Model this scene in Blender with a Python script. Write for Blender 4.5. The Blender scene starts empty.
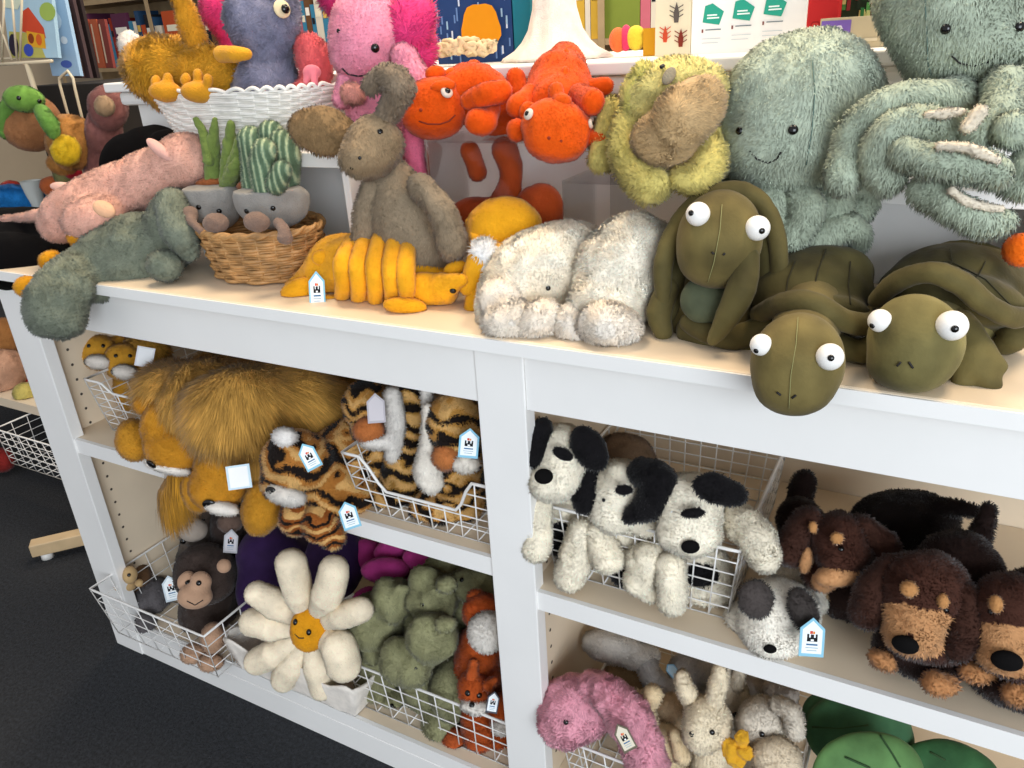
import bpy, math, random
import numpy as np
from mathutils import Matrix, Vector

SC = bpy.context.scene
COL = SC.collection

# ------------------------------------------------------------------ camera
CAM = np.array([0.4919, -0.7687, 1.2288]); YAW, PITCH, ROLL, FPX = -0.519, 0.4202, 0.064, 780.5
def cam_axes():
    f = np.array([math.sin(YAW)*math.cos(PITCH), math.cos(YAW)*math.cos(PITCH), -math.sin(PITCH)])
    r = np.array([math.cos(YAW), -math.sin(YAW), 0.]); d = np.cross(f, r)
    c, s = math.cos(ROLL), math.sin(ROLL)
    return c*r+s*d, -s*r+c*d, f
AR, AD, AF = cam_axes()
cd = bpy.data.cameras.new('camera'); cam = bpy.data.objects.new('camera', cd); COL.objects.link(cam)
cd.sensor_width = 36; cd.lens = FPX/1024*36; cd.clip_start = 0.02
M_ = Matrix.Identity(4)
for i in range(3):
    M_[i][0] = AR[i]; M_[i][1] = -AD[i]; M_[i][2] = -AF[i]; M_[i][3] = CAM[i]
cam.matrix_world = M_
SC.camera = cam
SC.view_settings.view_transform = 'Standard'; SC.view_settings.look = 'None'
SC.view_settings.exposure = 0.4; SC.view_settings.gamma = 1
SC.view_settings.use_curve_mapping = False
SC.cycles.max_bounces = 6; SC.cycles.transparent_max_bounces = 12

# ------------------------------------------------------------------ light
wd = bpy.data.worlds.new('world'); SC.world = wd; wd.use_nodes = True
bg = wd.node_tree.nodes['Background']; bg.inputs[0].default_value = (0.93, 0.95, 1.0, 1); bg.inputs[1].default_value = 0.50
def area(name, loc, target, size, power, col, sy=None):
    l = bpy.data.lights.new(name, 'AREA'); l.energy = power; l.color = col; l.size = size
    if sy: l.shape = 'RECTANGLE'; l.size_y = sy
    o = bpy.data.objects.new(name, l); COL.objects.link(o); o.location = loc
    o.rotation_euler = (Vector(target)-Vector(loc)).to_track_quat('-Z', 'Y').to_euler()
    return o
area('ceiling_light', (-0.5, 0.35, 2.6), (-0.5, 0.3, 0), 0.5, 17, (1.0, 0.80, 0.56))
area('ceiling_light', (0.9, 0.40, 2.6), (0.9, 0.35, 0), 0.5, 17, (1.0, 0.80, 0.56))
area('ceiling_light', (-1.6, 1.9, 2.7), (-1.6, 2.2, 0), 0.6, 28, (1.0, 0.86, 0.68))
area('ceiling_light', (0.4, 2.0, 2.7), (0.4, 2.3, 0), 0.6, 28, (1.0, 0.86, 0.68))
area('shop_window_daylight', (2.4, -2.7, 1.45), (0.0, 0.2, 0.75), 2.2, 84, (0.84, 0.92, 1.0), 1.9)

# ------------------------------------------------------------------ numbers
def ray(u, v):
    return AR*((u-512)/FPX)+AD*((v-384)/FPX)+AF
def at(u, v, y):
    q = ray(u, v); return CAM+q*((y-CAM[1])/q[1])
def atz(u, v, z):
    q = ray(u, v); return CAM+q*((z-CAM[2])/q[2])
def atx(u, v, x):
    q = ray(u, v); return CAM+q*((x-CAM[0])/q[0])
def lin(c):
    if isinstance(c, str):
        c = c.lstrip('#'); c = [int(c[i:i+2], 16)/255 for i in (0, 2, 4)]
    return np.array([x/12.92 if x <= 0.04045 else ((x+0.055)/1.055)**2.4 for x in c])
RNG = np.random.default_rng(7)
def vnoise(P, s, seed=0):
    """smooth 3D value noise in -1..1, feature size s"""
    Q = P/s+seed*17.31; I = np.floor(Q).astype(np.int64); F = Q-I; F = F*F*(3-2*F)
    out = np.zeros(len(P))
    for dx in (0, 1):
        for dy in (0, 1):
            for dz in (0, 1):
                h = (I[:, 0]+dx)*374761393+(I[:, 1]+dy)*668265263+(I[:, 2]+dz)*2147483647+seed*1274126177
                h = (h ^ (h >> 13))*1274126177; h = (h ^ (h >> 16)) & 0xffff
                w = (F[:, 0] if dx else 1-F[:, 0])*(F[:, 1] if dy else 1-F[:, 1])*(F[:, 2] if dz else 1-F[:, 2])
                out += w*(h/32767.5-1)
    return out

# ------------------------------------------------------------------ materials
def new_mat(name):
    m = bpy.data.materials.new(name); m.use_nodes = True
    return m, m.node_tree, m.node_tree.nodes['Principled BSDF']
def simple(name, col, rough=0.5, metal=0, noise=0.0, nscale=30, bump=0.0, bscale=80, **kw):
    m, t, b = new_mat(name); c = lin(col)
    b.inputs['Roughness'].default_value = rough; b.inputs['Metallic'].default_value = metal
    b.inputs['Base Color'].default_value = (*c, 1)
    tc = t.nodes.new('ShaderNodeTexCoord')
    if noise:
        n = t.nodes.new('ShaderNodeTexNoise'); n.inputs['Scale'].default_value = nscale; n.inputs['Detail'].default_value = 5
        t.links.new(tc.outputs['Object'], n.inputs['Vector'])
        r = t.nodes.new('ShaderNodeValToRGB')
        r.color_ramp.elements[0].position = 0.3; r.color_ramp.elements[1].position = 0.7
        r.color_ramp.elements[0].color = (*np.clip(c*(1-noise), 0, 1), 1); r.color_ramp.elements[1].color = (*np.clip(c*(1+noise), 0, 1), 1)
        t.links.new(n.outputs['Fac'], r.inputs['Fac']); t.links.new(r.outputs['Color'], b.inputs['Base Color'])
    if bump:
        n2 = t.nodes.new('ShaderNodeTexNoise'); n2.inputs['Scale'].default_value = bscale; n2.inputs['Detail'].default_value = 3
        t.links.new(tc.outputs['Object'], n2.inputs['Vector'])
        bp = t.nodes.new('ShaderNodeBump'); bp.inputs['Strength'].default_value = bump; bp.inputs['Distance'].default_value = 0.01
        t.links.new(n2.outputs['Fac'], bp.inputs['Height']); t.links.new(bp.outputs['Normal'], b.inputs['Normal'])
    for k, v in kw.items():
        b.inputs[k.replace('_', ' ')].default_value = v
    return m
def cloth(name, pile=True, rough=0.9, sheen=0.5, mott=0.16, mscale=22, bump=0.25, bscale=260):
    """fabric whose colour is each part's own colour attribute, broken up by the lie of the pile"""
    m, t, b = new_mat(name); L = t.links.new
    a = t.nodes.new('ShaderNodeVertexColor'); a.layer_name = 'Col'
    tc = t.nodes.new('ShaderNodeTexCoord')
    n = t.nodes.new('ShaderNodeTexNoise'); n.inputs['Scale'].default_value = mscale; n.inputs['Detail'].default_value = 4
    L(tc.outputs['Object'], n.inputs['Vector'])
    mr = t.nodes.new('ShaderNodeMapRange'); mr.inputs['From Min'].default_value = 0.3; mr.inputs['From Max'].default_value = 0.7
    mr.inputs['To Min'].default_value = 1-mott; mr.inputs['To Max'].default_value = 1+mott
    L(n.outputs['Fac'], mr.inputs['Value'])
    mx = t.nodes.new('ShaderNodeVectorMath'); mx.operation = 'SCALE'
    L(a.outputs['Color'], mx.inputs[0]); L(mr.outputs['Result'], mx.inputs['Scale'])
    L(mx.outputs['Vector'], b.inputs['Base Color'])
    b.inputs['Roughness'].default_value = rough; b.inputs['Specular IOR Level'].default_value = 0.15
    b.inputs['Sheen Weight'].default_value = sheen; b.inputs['Sheen Roughness'].default_value = 0.45
    n2 = t.nodes.new('ShaderNodeTexNoise'); n2.inputs['Scale'].default_value = bscale; n2.inputs['Detail'].default_value = 2
    L(tc.outputs['Object'], n2.inputs['Vector'])
    bp = t.nodes.new('ShaderNodeBump'); bp.inputs['Strength'].default_value = bump; bp.inputs['Distance'].default_value = 0.004
    L(n2.outputs['Fac'], bp.inputs['Height'])
    if not pile: L(bp.outputs['Normal'], b.inputs['Normal']); return m
    g = t.nodes.new('ShaderNodeNewGeometry')                 # both faces of a hair share the pile's own normal
    k = t.nodes.new('ShaderNodeMath'); k.operation = 'MULTIPLY_ADD'; k.inputs[1].default_value = -2; k.inputs[2].default_value = 1
    vm = t.nodes.new('ShaderNodeVectorMath'); vm.operation = 'SCALE'
    L(g.outputs['Backfacing'], k.inputs[0]); L(bp.outputs['Normal'], vm.inputs[0]); L(k.outputs[0], vm.inputs['Scale']); L(vm.outputs['Vector'], b.inputs['Normal'])
    return m
PL = cloth('plush_pile', sheen=0.15)
VEL = cloth('velvet_pile', sheen=0.08, mott=0.42, mscale=13, bump=0.12, rough=0.75)
FELT = cloth('felt', sheen=0.15, mott=0.10, mscale=60, bump=0.5, bscale=500)
VCOL = cloth('printed_card', pile=False, sheen=0.0, mott=0.03, bump=0.0, rough=0.5)
WHITE = simple('white_painted_wood', '#f2f0ec', 0.42, noise=0.03, nscale=6, bump=0.02, bscale=25)
CREAM = simple('cream_laminate', '#e6d3b8', 0.45, noise=0.04, nscale=9)
WIRE = simple('white_coated_wire', '#eeebe6', 0.35)
WOODL = simple('pale_wood', '#c9ae86', 0.5, noise=0.1, nscale=20)
BLACKP = simple('black_glossy_bead', '#0b0a0a', 0.12)
WHITEP = simple('white_eye_ball', '#f2efe9', 0.45)
DARK = simple('dark_thread', '#171313', 0.7)
HOLE = simple('pin_hole_dark', '#4a4038', 0.9)
CARPET = simple('dark_grey_carpet', '#24262a', 0.98, noise=0.55, nscale=140, bump=0.6, bscale=220)
def clear_mat():
    m, t, b = new_mat('clear_acrylic'); L = t.links.new
    tr = t.nodes.new('ShaderNodeBsdfTransparent'); tr.inputs[0].default_value = (.975, .985, .99, 1)
    gl = t.nodes.new('ShaderNodeBsdfGlossy'); gl.inputs['Roughness'].default_value = .04
    lw = t.nodes.new('ShaderNodeLayerWeight'); lw.inputs['Blend'].default_value = .25
    mp = t.nodes.new('ShaderNodeMath'); mp.operation = 'MULTIPLY'; mp.inputs[1].default_value = .6
    mx = t.nodes.new('ShaderNodeMixShader'); L(lw.outputs['Fresnel'], mp.inputs[0]); L(mp.outputs[0], mx.inputs[0])
    L(tr.outputs[0], mx.inputs[1]); L(gl.outputs[0], mx.inputs[2]); L(mx.outputs[0], t.nodes['Material Output'].inputs['Surface'])
    return m
CLEAR = clear_mat()
WICK = simple('white_wicker_cane', '#efebe3', 0.55, noise=0.08, nscale=60)
CANE = simple('honey_wicker_cane', '#ad8250', 0.55, noise=0.4, nscale=45)

# ------------------------------------------------------------------ mesh building
class MB:
    """collects pieces of ONE mesh"""
    def __init__(s): s.V = []; s.F = []; s.C = []; s.n = 0
    def add(s, V, F, col=None):
        V = np.asarray(V, float); s.V.append(V)
        s.F += [[i+s.n for i in f] for f in F]; s.n += len(V)
        s.C.append(np.tile(lin(col) if col is not None else np.ones(3), (len(V), 1)))
        return s
    def box(s, a, b, col=None):
        a = np.array(a, float); b = np.array(b, float)
        V = [(x, y, z) for x in (a[0], b[0]) for y in (a[1], b[1]) for z in (a[2], b[2])]
        return s.add(V, [(0, 1, 3, 2), (4, 6, 7, 5), (0, 4, 5, 1), (2, 3, 7, 6), (0, 2, 6, 4), (1, 5, 7, 3)], col)
    def obox(s, c, ax, ay, az, col=None):
        """box from a centre and three half axis vectors"""
        c = np.array(c, float); V = [c+i*np.array(ax)+j*np.array(ay)+k*np.array(az) for i in (-1, 1) for j in (-1, 1) for k in (-1, 1)]
        return s.add(V, [(0, 1, 3, 2), (4, 6, 7, 5), (0, 4, 5, 1), (2, 3, 7, 6), (0, 2, 6, 4), (1, 5, 7, 3)], col)
    def tube(s, P, r, n=6, col=None, closed=False):
        P = np.array(P, float); m = len(P); R = np.full(m, r) if np.isscalar(r) else np.array(r, float)
        T = np.roll(P, -1, 0)-np.roll(P, 1, 0) if closed else np.gradient(P, axis=0)
        T /= np.linalg.norm(T, axis=1)[:, None]+1e-12
        a = np.array([0, 0, 1.]) if abs(T[0][2]) < .8 else np.array([1., 0, 0]); N = np.cross(T[0], a); N /= np.linalg.norm(N)
        V = []; th = np.arange(n)*2*math.pi/n
        for i in range(m):
            N = N-T[i]*(N@T[i]); N /= np.linalg.norm(N)+1e-12; B = np.cross(T[i], N)
            V.append(P[i]+R[i]*(np.cos(th)[:, None]*N+np.sin(th)[:, None]*B))
        V = np.concatenate(V); F = []
        for i in range(m if closed else m-1):
            j = (i+1) % m
            for k in range(n):
                F.append((i*n+k, i*n+(k+1) % n, j*n+(k+1) % n, j*n+k))
        if not closed: F.append(tuple(range(n))[::-1]); F.append(tuple((m-1)*n+k for k in range(n)))
        return s.add(V, F, col)
    def poly(s, pts, nrm, th, col=None):
        """flat outline given thickness th along nrm"""
        P = np.array(pts, float); n = len(P); N = np.array(nrm, float)*th
        return s.add(np.concatenate([P, P+N]), [tuple(range(n))[::-1], tuple(range(n, 2*n))]+[(i, (i+1) % n, n+(i+1) % n, n+i) for i in range(n)], col)
    def ball(s, c, r, col=None, n=14, m=9, ax=None):
        c = np.array(c, float); r = np.array([r]*3 if np.isscalar(r) else r, float)
        A = np.eye(3) if ax is None else np.array(ax)
        V = [c+A.T@(r*np.array([0, 0, 1]))]
        for i in range(1, m):
            ph = math.pi*i/m
            for k in range(n):
                t = 2*math.pi*k/n
                V.append(c+A.T@(r*np.array([math.sin(ph)*math.cos(t), math.sin(ph)*math.sin(t), math.cos(ph)])))
        V.append(c-A.T@(r*np.array([0, 0, 1]))); F = []
        for k in range(n):
            F.append((0, 1+k, 1+(k+1) % n))
            F.append((len(V)-1, 1+(m-2)*n+(k+1) % n, 1+(m-2)*n+k))
            for i in range(m-2):
                F.append((1+i*n+k, 1+(i+1)*n+k, 1+(i+1)*n+(k+1) % n, 1+i*n+(k+1) % n))
        return s.add(V, F, col)
    def lathe(s, c, prof, n=40, col=None, sx=1, sy=1, a0=0, wob=None):
        V = []; F = []
        for j, (r, z) in enumerate(prof):
            for k in range(n):
                t = 2*math.pi*k/n
                V.append((c[0]+r*sx*math.cos(t), c[1]+r*sy*math.sin(t), c[2]+z))
        for j in range(len(prof)-1):
            for k in range(n):
                F.append((j*n+k, j*n+(k+1) % n, (j+1)*n+(k+1) % n, (j+1)*n+k))
        return s.add(V, F, col)
    def arrays(s): return np.concatenate(s.V), s.F, np.concatenate(s.C)

def raw_mesh(name, V, F, C=None, smooth=False, mat=None, N=None):
    """V (n,3); F list of index lists, or a pair (quads, tris) of arrays"""
    me = bpy.data.meshes.new(name)
    if isinstance(F, tuple) and isinstance(F[0], np.ndarray):
        Q, T = F; lo = np.concatenate([Q.ravel(), T.ravel()]); nq, nt = len(Q), len(T)
        st = np.concatenate([np.arange(nq)*4, nq*4+np.arange(nt)*3])
    else:
        lo = np.fromiter((i for f in F for i in f), int); ln = np.array([len(f) for f in F]); st = np.concatenate([[0], np.cumsum(ln)[:-1]])
    me.vertices.add(len(V)); me.vertices.foreach_set('co', np.asarray(V, np.float32).ravel())
    me.loops.add(len(lo)); me.loops.foreach_set('vertex_index', lo.astype(np.int32))
    me.polygons.add(len(st)); me.polygons.foreach_set('loop_start', st.astype(np.int32))
    me.polygons.foreach_set('use_smooth', np.full(len(st), bool(smooth)))
    me.update(calc_edges=True)
    if C is not None:
        a = me.color_attributes.new('Col', 'FLOAT_COLOR', 'POINT')
        a.data.foreach_set('color', np.concatenate([C, np.ones((len(C), 1))], 1).astype(np.float32).ravel())
    if N is not None: me.normals_split_custom_set_from_vertices(N.astype(np.float32))
    if mat: me.materials.append(mat)
    return me
def link(name, me, parent=None, origin=None):
    o = bpy.data.objects.new(name, me); COL.objects.link(o)
    if parent is not None: o.parent = parent
    return o
def tag(o, label=None, cat=None, group=None, kind=None):
    if label: o['label'] = label
    if cat: o['category'] = cat
    if group: o['group'] = group
    if kind: o['kind'] = kind
    return o
class Thing:
    """an Empty at a thing's base; parts are gathered in world coordinates and rooted at finish()"""
    def __init__(s, name, label, cat, group=None, kind=None):
        s.e = bpy.data.objects.new(name, None); s.e.empty_display_size = 0.03; COL.objects.link(s.e)
        tag(s.e, label, cat, group, kind); s.parts = []
    def put(s, name, V, F, C, mat, parent=None, smooth=False, label=None, N=None, bevel=0, stuff=False):
        me = raw_mesh(name, V, F, C, smooth, mat, N); o = link(name, me, parent or s.e)
        if label: o['label'] = label
        if stuff: o['kind'] = 'stuff'
        if bevel:
            b = o.modifiers.new('bevel', 'BEVEL'); b.width = bevel; b.segments = 2; b.limit_method = 'ANGLE'
        s.parts.append(o); return o
    def mb(s, name, mb, mat, **k):
        V, F, C = mb.arrays(); return s.put(name, V, F, C, mat, **k)
    def finish(s):
        lo = np.full(3, 1e9); hi = -lo
        for o in s.parts:
            co = np.empty(len(o.data.vertices)*3, np.float32); o.data.vertices.foreach_get('co', co); co = co.reshape(-1, 3)
            lo = np.minimum(lo, co.min(0)); hi = np.maximum(hi, co.max(0))
        b = np.array([(lo[0]+hi[0])/2, (lo[1]+hi[1])/2, lo[2]])
        for o in s.parts: o.data.transform(Matrix.Translation(-Vector(b)))
        s.e.location = b
        return s.e

# ------------------------------------------------------------------ soft bodies
class E:
    """ellipsoid at photo position (u,v) on depth plane y; radii in pixels, turned by rot degrees"""
    def __init__(s, u, v, y, rx, ry=None, rot=0, rz=None, col=None, w=None):
        ry = rx if ry is None else ry; rz = (rx+ry)/2*.9 if rz is None else rz
        s.c = at(u, v, y) if w is None else np.array(w, float); k = ((s.c-CAM)@AF)/FPX
        s.r = np.array([rx, ry, rz])*k; a = math.radians(rot)
        s.A = np.array([math.cos(a)*AR+math.sin(a)*AD, -math.sin(a)*AR+math.cos(a)*AD, AF])
        s.col = col
        e = np.sqrt(((s.A*s.r[:, None])**2).sum(0)); s.lo = s.c-e; s.hi = s.c+e
    def d(s, P):
        Q = (P-s.c)@s.A.T; k0 = np.linalg.norm(Q/s.r, axis=1); k1 = np.linalg.norm(Q/s.r**2, axis=1)+1e-9
        return k0*(k0-1)/k1
class K:
    """tapered limb through photo points (u,v,y,radius px)"""
    def __init__(s, pts, col=None):
        s.p = np.array([at(q[0], q[1], q[2]) for q in pts])
        s.r = np.array([q[3]*((p-CAM)@AF)/FPX for p, q in zip(s.p, pts)]); s.col = col
        if len(pts) > 2:                                   # smooth the path
            P = []; R_ = []; n = len(pts)
            for i in range(n-1):
                p0, p1, p2, p3 = s.p[max(i-1, 0)], s.p[i], s.p[i+1], s.p[min(i+2, n-1)]
                for t in (0, .33, .66):
                    P.append(.5*(2*p1+(p2-p0)*t+(2*p0-5*p1+4*p2-p3)*t*t+(3*p1-p0-3*p2+p3)*t**3)); R_.append(s.r[i]*(1-t)+s.r[i+1]*t)
            P.append(s.p[-1]); R_.append(s.r[-1]); s.p = np.array(P); s.r = np.array(R_)
        s.lo = (s.p-s.r[:, None]).min(0); s.hi = (s.p+s.r[:, None]).max(0)
    def d(s, P):
        out = np.full(len(P), 1e9)
        for i in range(len(s.p)-1):
            a, b = s.p[i], s.p[i+1]; ab = b-a; t = np.clip(((P-a)@ab)/(ab@ab+1e-12), 0, 1)
            out = np.minimum(out, np.linalg.norm(P-a-t[:, None]*ab, axis=1)-(s.r[i]*(1-t)+s.r[i+1]*t))
        return out
class Soft:
    def __init__(s, prims, k=.012, cut=(), col='#888888', paint=(), pat=None):
        s.q = prims; s.k = k; s.cut = cut; s.col = lin(col); s.paint = paint; s.pat = pat
    def d(s, P):
        D = np.full(len(P), 1e3)
        for q in s.q:
            d = q.d(P); h = np.clip(.5+.5*(D-d)/s.k, 0, 1); D = D*(1-h)+d*h-s.k*h*(1-h)
        for n, c in s.cut: D = np.maximum(D, c-P@np.array(n, float))
        return D
    def colour(s, P):
        C = np.tile(s.col, (len(P), 1)); D = np.full(len(P), 1e3)
        if any(q.col for q in s.q):
            for q in s.q:
                d = q.d(P); m = d < D; D[m] = d[m]; C[m] = lin(q.col) if q.col else s.col
        if s.pat is not None: C = s.pat(P, C)
        for q, c in s.paint:
            C[q.d(P) < 0] = lin(c)
        return C
    def hit(s, u, v):
        q = ray(u, v); q = q/np.linalg.norm(q)
        lo = min(((x.lo+x.hi)/2-CAM)@q-np.linalg.norm(x.hi-x.lo)/2 for x in s.q); t = max(lo-.02, .05)
        best = (1e9, t)
        for _ in range(160):
            p = (CAM+q*t)[None]; d = s.d(p)[0]
            if d < best[0]: best = (d, t)
            if d < .0004: break
            t += max(d*.7, .0006)
            if t > 8: break
        t = best[1]; p = CAM+q*t; h = .002
        g = np.array([s.d((p+h*a)[None])[0]-s.d((p-h*a)[None])[0] for a in np.eye(3)])
        return p, g/(np.linalg.norm(g)+1e-9)
    def net(s, h=None):
        lo = np.min([q.lo for q in s.q], 0); hi = np.max([q.hi for q in s.q], 0)
        if h is None: h = float(np.clip((hi-lo).max()/46, .0014, .0048))
        lo = lo-3*h; n = np.ceil((hi+3*h-lo)/h).astype(int)+1
        ax = [lo[i]+np.arange(n[i])*h for i in range(3)]
        D = np.full(n, 1e3)
        for q in s.q:
            i0 = np.maximum(np.floor((q.lo-s.k-2*h-lo)/h).astype(int), 0); i1 = np.minimum(np.ceil((q.hi+s.k+2*h-lo)/h).astype(int)+1, n)
            G = np.stack(np.meshgrid(*[ax[i][i0[i]:i1[i]] for i in range(3)], indexing='ij'), -1); sh = G.shape[:3]
            d = q.d(G.reshape(-1, 3)).reshape(sh); sl = tuple(slice(a, b) for a, b in zip(i0, i1)); S = D[sl]
            w = np.clip(.5+.5*(S-d)/s.k, 0, 1); D[sl] = S*(1-w)+d*w-s.k*w*(1-w)
        for nn, c in s.cut:
            D = np.maximum(D, c-(ax[0][:, None, None]*nn[0]+ax[1][None, :, None]*nn[1]+ax[2][None, None, :]*nn[2]))
        I = D < 0; a, b, c = [m-1 for m in n]
        cnt = np.zeros((a, b, c), np.int8); 
        for i in (0, 1):
            for j in (0, 1):
                for k in (0, 1): cnt += I[i:i+a, j:j+b, k:k+c]
        m = (cnt > 0) & (cnt < 8); idx = np.full(m.shape, -1, np.int64); cell = np.argwhere(m); idx[m] = np.arange(len(cell))
        pos = np.zeros((len(cell), 3)); num = np.zeros(len(cell))
        for axx in range(3):
            o1, o2 = [x for x in range(3) if x != axx]
            for p in (0, 1):
                for r in (0, 1):
                    A = cell.copy(); A[:, o1] += p; A[:, o2] += r; B = A.copy(); B[:, axx] += 1
                    da = D[A[:, 0], A[:, 1], A[:, 2]]; db = D[B[:, 0], B[:, 1], B[:, 2]]; x = (da < 0) != (db < 0)
                    t = np.where(x, da/(da-db+1e-12), 0); Q = A.astype(float); Q[:, axx] += t
                    pos[x] += Q[x]; num[x] += 1
        V = lo+pos/num[:, None]*h; Fs = []
        for axx in range(3):
            o1, o2 = (axx+1) % 3, (axx+2) % 3
            s0 = [slice(1, n[i]-1) for i in range(3)]; s1 = list(s0); s1[axx] = slice(2, n[axx])
            s0[axx] = slice(1, n[axx]-1)
            x = I[tuple(s0)] != I[tuple(s1)]; e = np.argwhere(x)+1
            e = e[(e[:, axx] < n[axx]-1)]
            ins = I[e[:, 0], e[:, 1], e[:, 2]]
            def g(p, r):
                q = e.copy(); q[:, o1] -= p; q[:, o2] -= r; return idx[q[:, 0], q[:, 1], q[:, 2]]
            f = np.stack([g(1, 1), g(0, 1), g(0, 0), g(1, 0)], 1); f[~ins] = f[~ins][:, ::-1]; Fs.append(f)
        F = np.concatenate(Fs); F = F[(F >= 0).all(1)]
        return V, F, h
def fnormals(V, F):
    n = np.cross(V[F[:, 2]]-V[F[:, 0]], V[F[:, 3]]-V[F[:, 1]]); N = np.zeros_like(V)
    for i in range(4): np.add.at(N, F[:, i], n)
    return N/(np.linalg.norm(N, axis=1)[:, None]+1e-12), n
FUR_SCALE = 1.0
def soft_mesh(so, fur=None, lump=None, h=None, seed=1):
    """fur = (length, blades per cm2, comb vector or None, clump, width); lump = (amp, size)"""
    V, F, h = so.net(h); N, fn = fnormals(V, F)
    if lump: V = V+N*(vnoise(V, lump[1], seed)*lump[0]+vnoise(V, lump[1]/2.3, seed+5)*lump[0]*.45)[:, None]; N, fn = fnormals(V, F)
    C = so.colour(V)
    if not fur: return V, (F, np.zeros((0, 3), int)), C, None
    L, dens, comb, clump, wid = (list(fur)+[None, .5, .0011])[:5] if len(fur) < 5 else fur
    ar = np.linalg.norm(fn, axis=1)/2; n = int(ar.sum()*1e4*dens*FUR_SCALE); n = min(n, 60000)
    rg = np.random.default_rng(seed); fi = rg.choice(len(F), n, p=ar/ar.sum())
    w = rg.random((n, 4))+.05; w /= w.sum(1)[:, None]
    P = (V[F[fi]]*w[:, :, None]).sum(1); Nn = (N[F[fi]]*w[:, :, None]).sum(1)
    Nn /= np.linalg.norm(Nn, axis=1)[:, None]+1e-9
    S = L*1.6+.006
    fld = np.stack([vnoise(P, S, seed+k)+.6*vnoise(P, S*2.7, seed+7+k) for k in (11, 12, 13)], 1)
    D = Nn*.75+fld*clump*1.4+rg.normal(0, .22, (n, 3))
    if comb is not None:
        cv = comb(P) if callable(comb) else np.array(comb, float)[None]
        D = D+cv
    out = (D*Nn).sum(1); D += Nn*np.maximum(.15-out, 0)[:, None]
    D /= np.linalg.norm(D, axis=1)[:, None]
    ln = L*(.6+.7*rg.random(n))
    side = np.cross(D, Nn+rg.normal(0, .25, (n, 3))); side /= np.linalg.norm(side, axis=1)[:, None]+1e-9
    P0 = P-Nn*.0006; a = P0-side*wid/2; b = P0+side*wid/2; mid = P0+D*(ln*.6)[:, None]; 
    tip = P0+(D*1.0+(cv*.35 if comb is not None else 0)+np.array([0, 0, -.12]))*ln[:, None]
    m1 = mid-side*wid*.42; m2 = mid+side*wid*.42
    gn = np.cross(b-a, D); fl = (gn*Nn).sum(1) < 0
    a[fl], b[fl] = b[fl].copy(), a[fl].copy(); m1[fl], m2[fl] = m2[fl].copy(), m1[fl].copy()
    BV = np.stack([a, b, m2, m1, tip], 1).reshape(-1, 3); base = len(V)+np.arange(n)*5
    Q = np.stack([base, base+1, base+2, base+3], 1); T = np.stack([base+3, base+2, base+4], 1)
    bc = so.colour(P)*(1+rg.normal(0, .10, n))[:, None]; BC = np.repeat(np.clip(bc, 0, 1), 5, 0)
    bn = Nn+D*.25+side*0.0+rg.normal(0, .13, (n, 3)); bn /= np.linalg.norm(bn, axis=1)[:, None]
    return np.concatenate([V, BV]), (np.concatenate([F, Q]), T), np.concatenate([C, BC]), np.concatenate([N, np.repeat(bn, 5, 0)])

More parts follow.
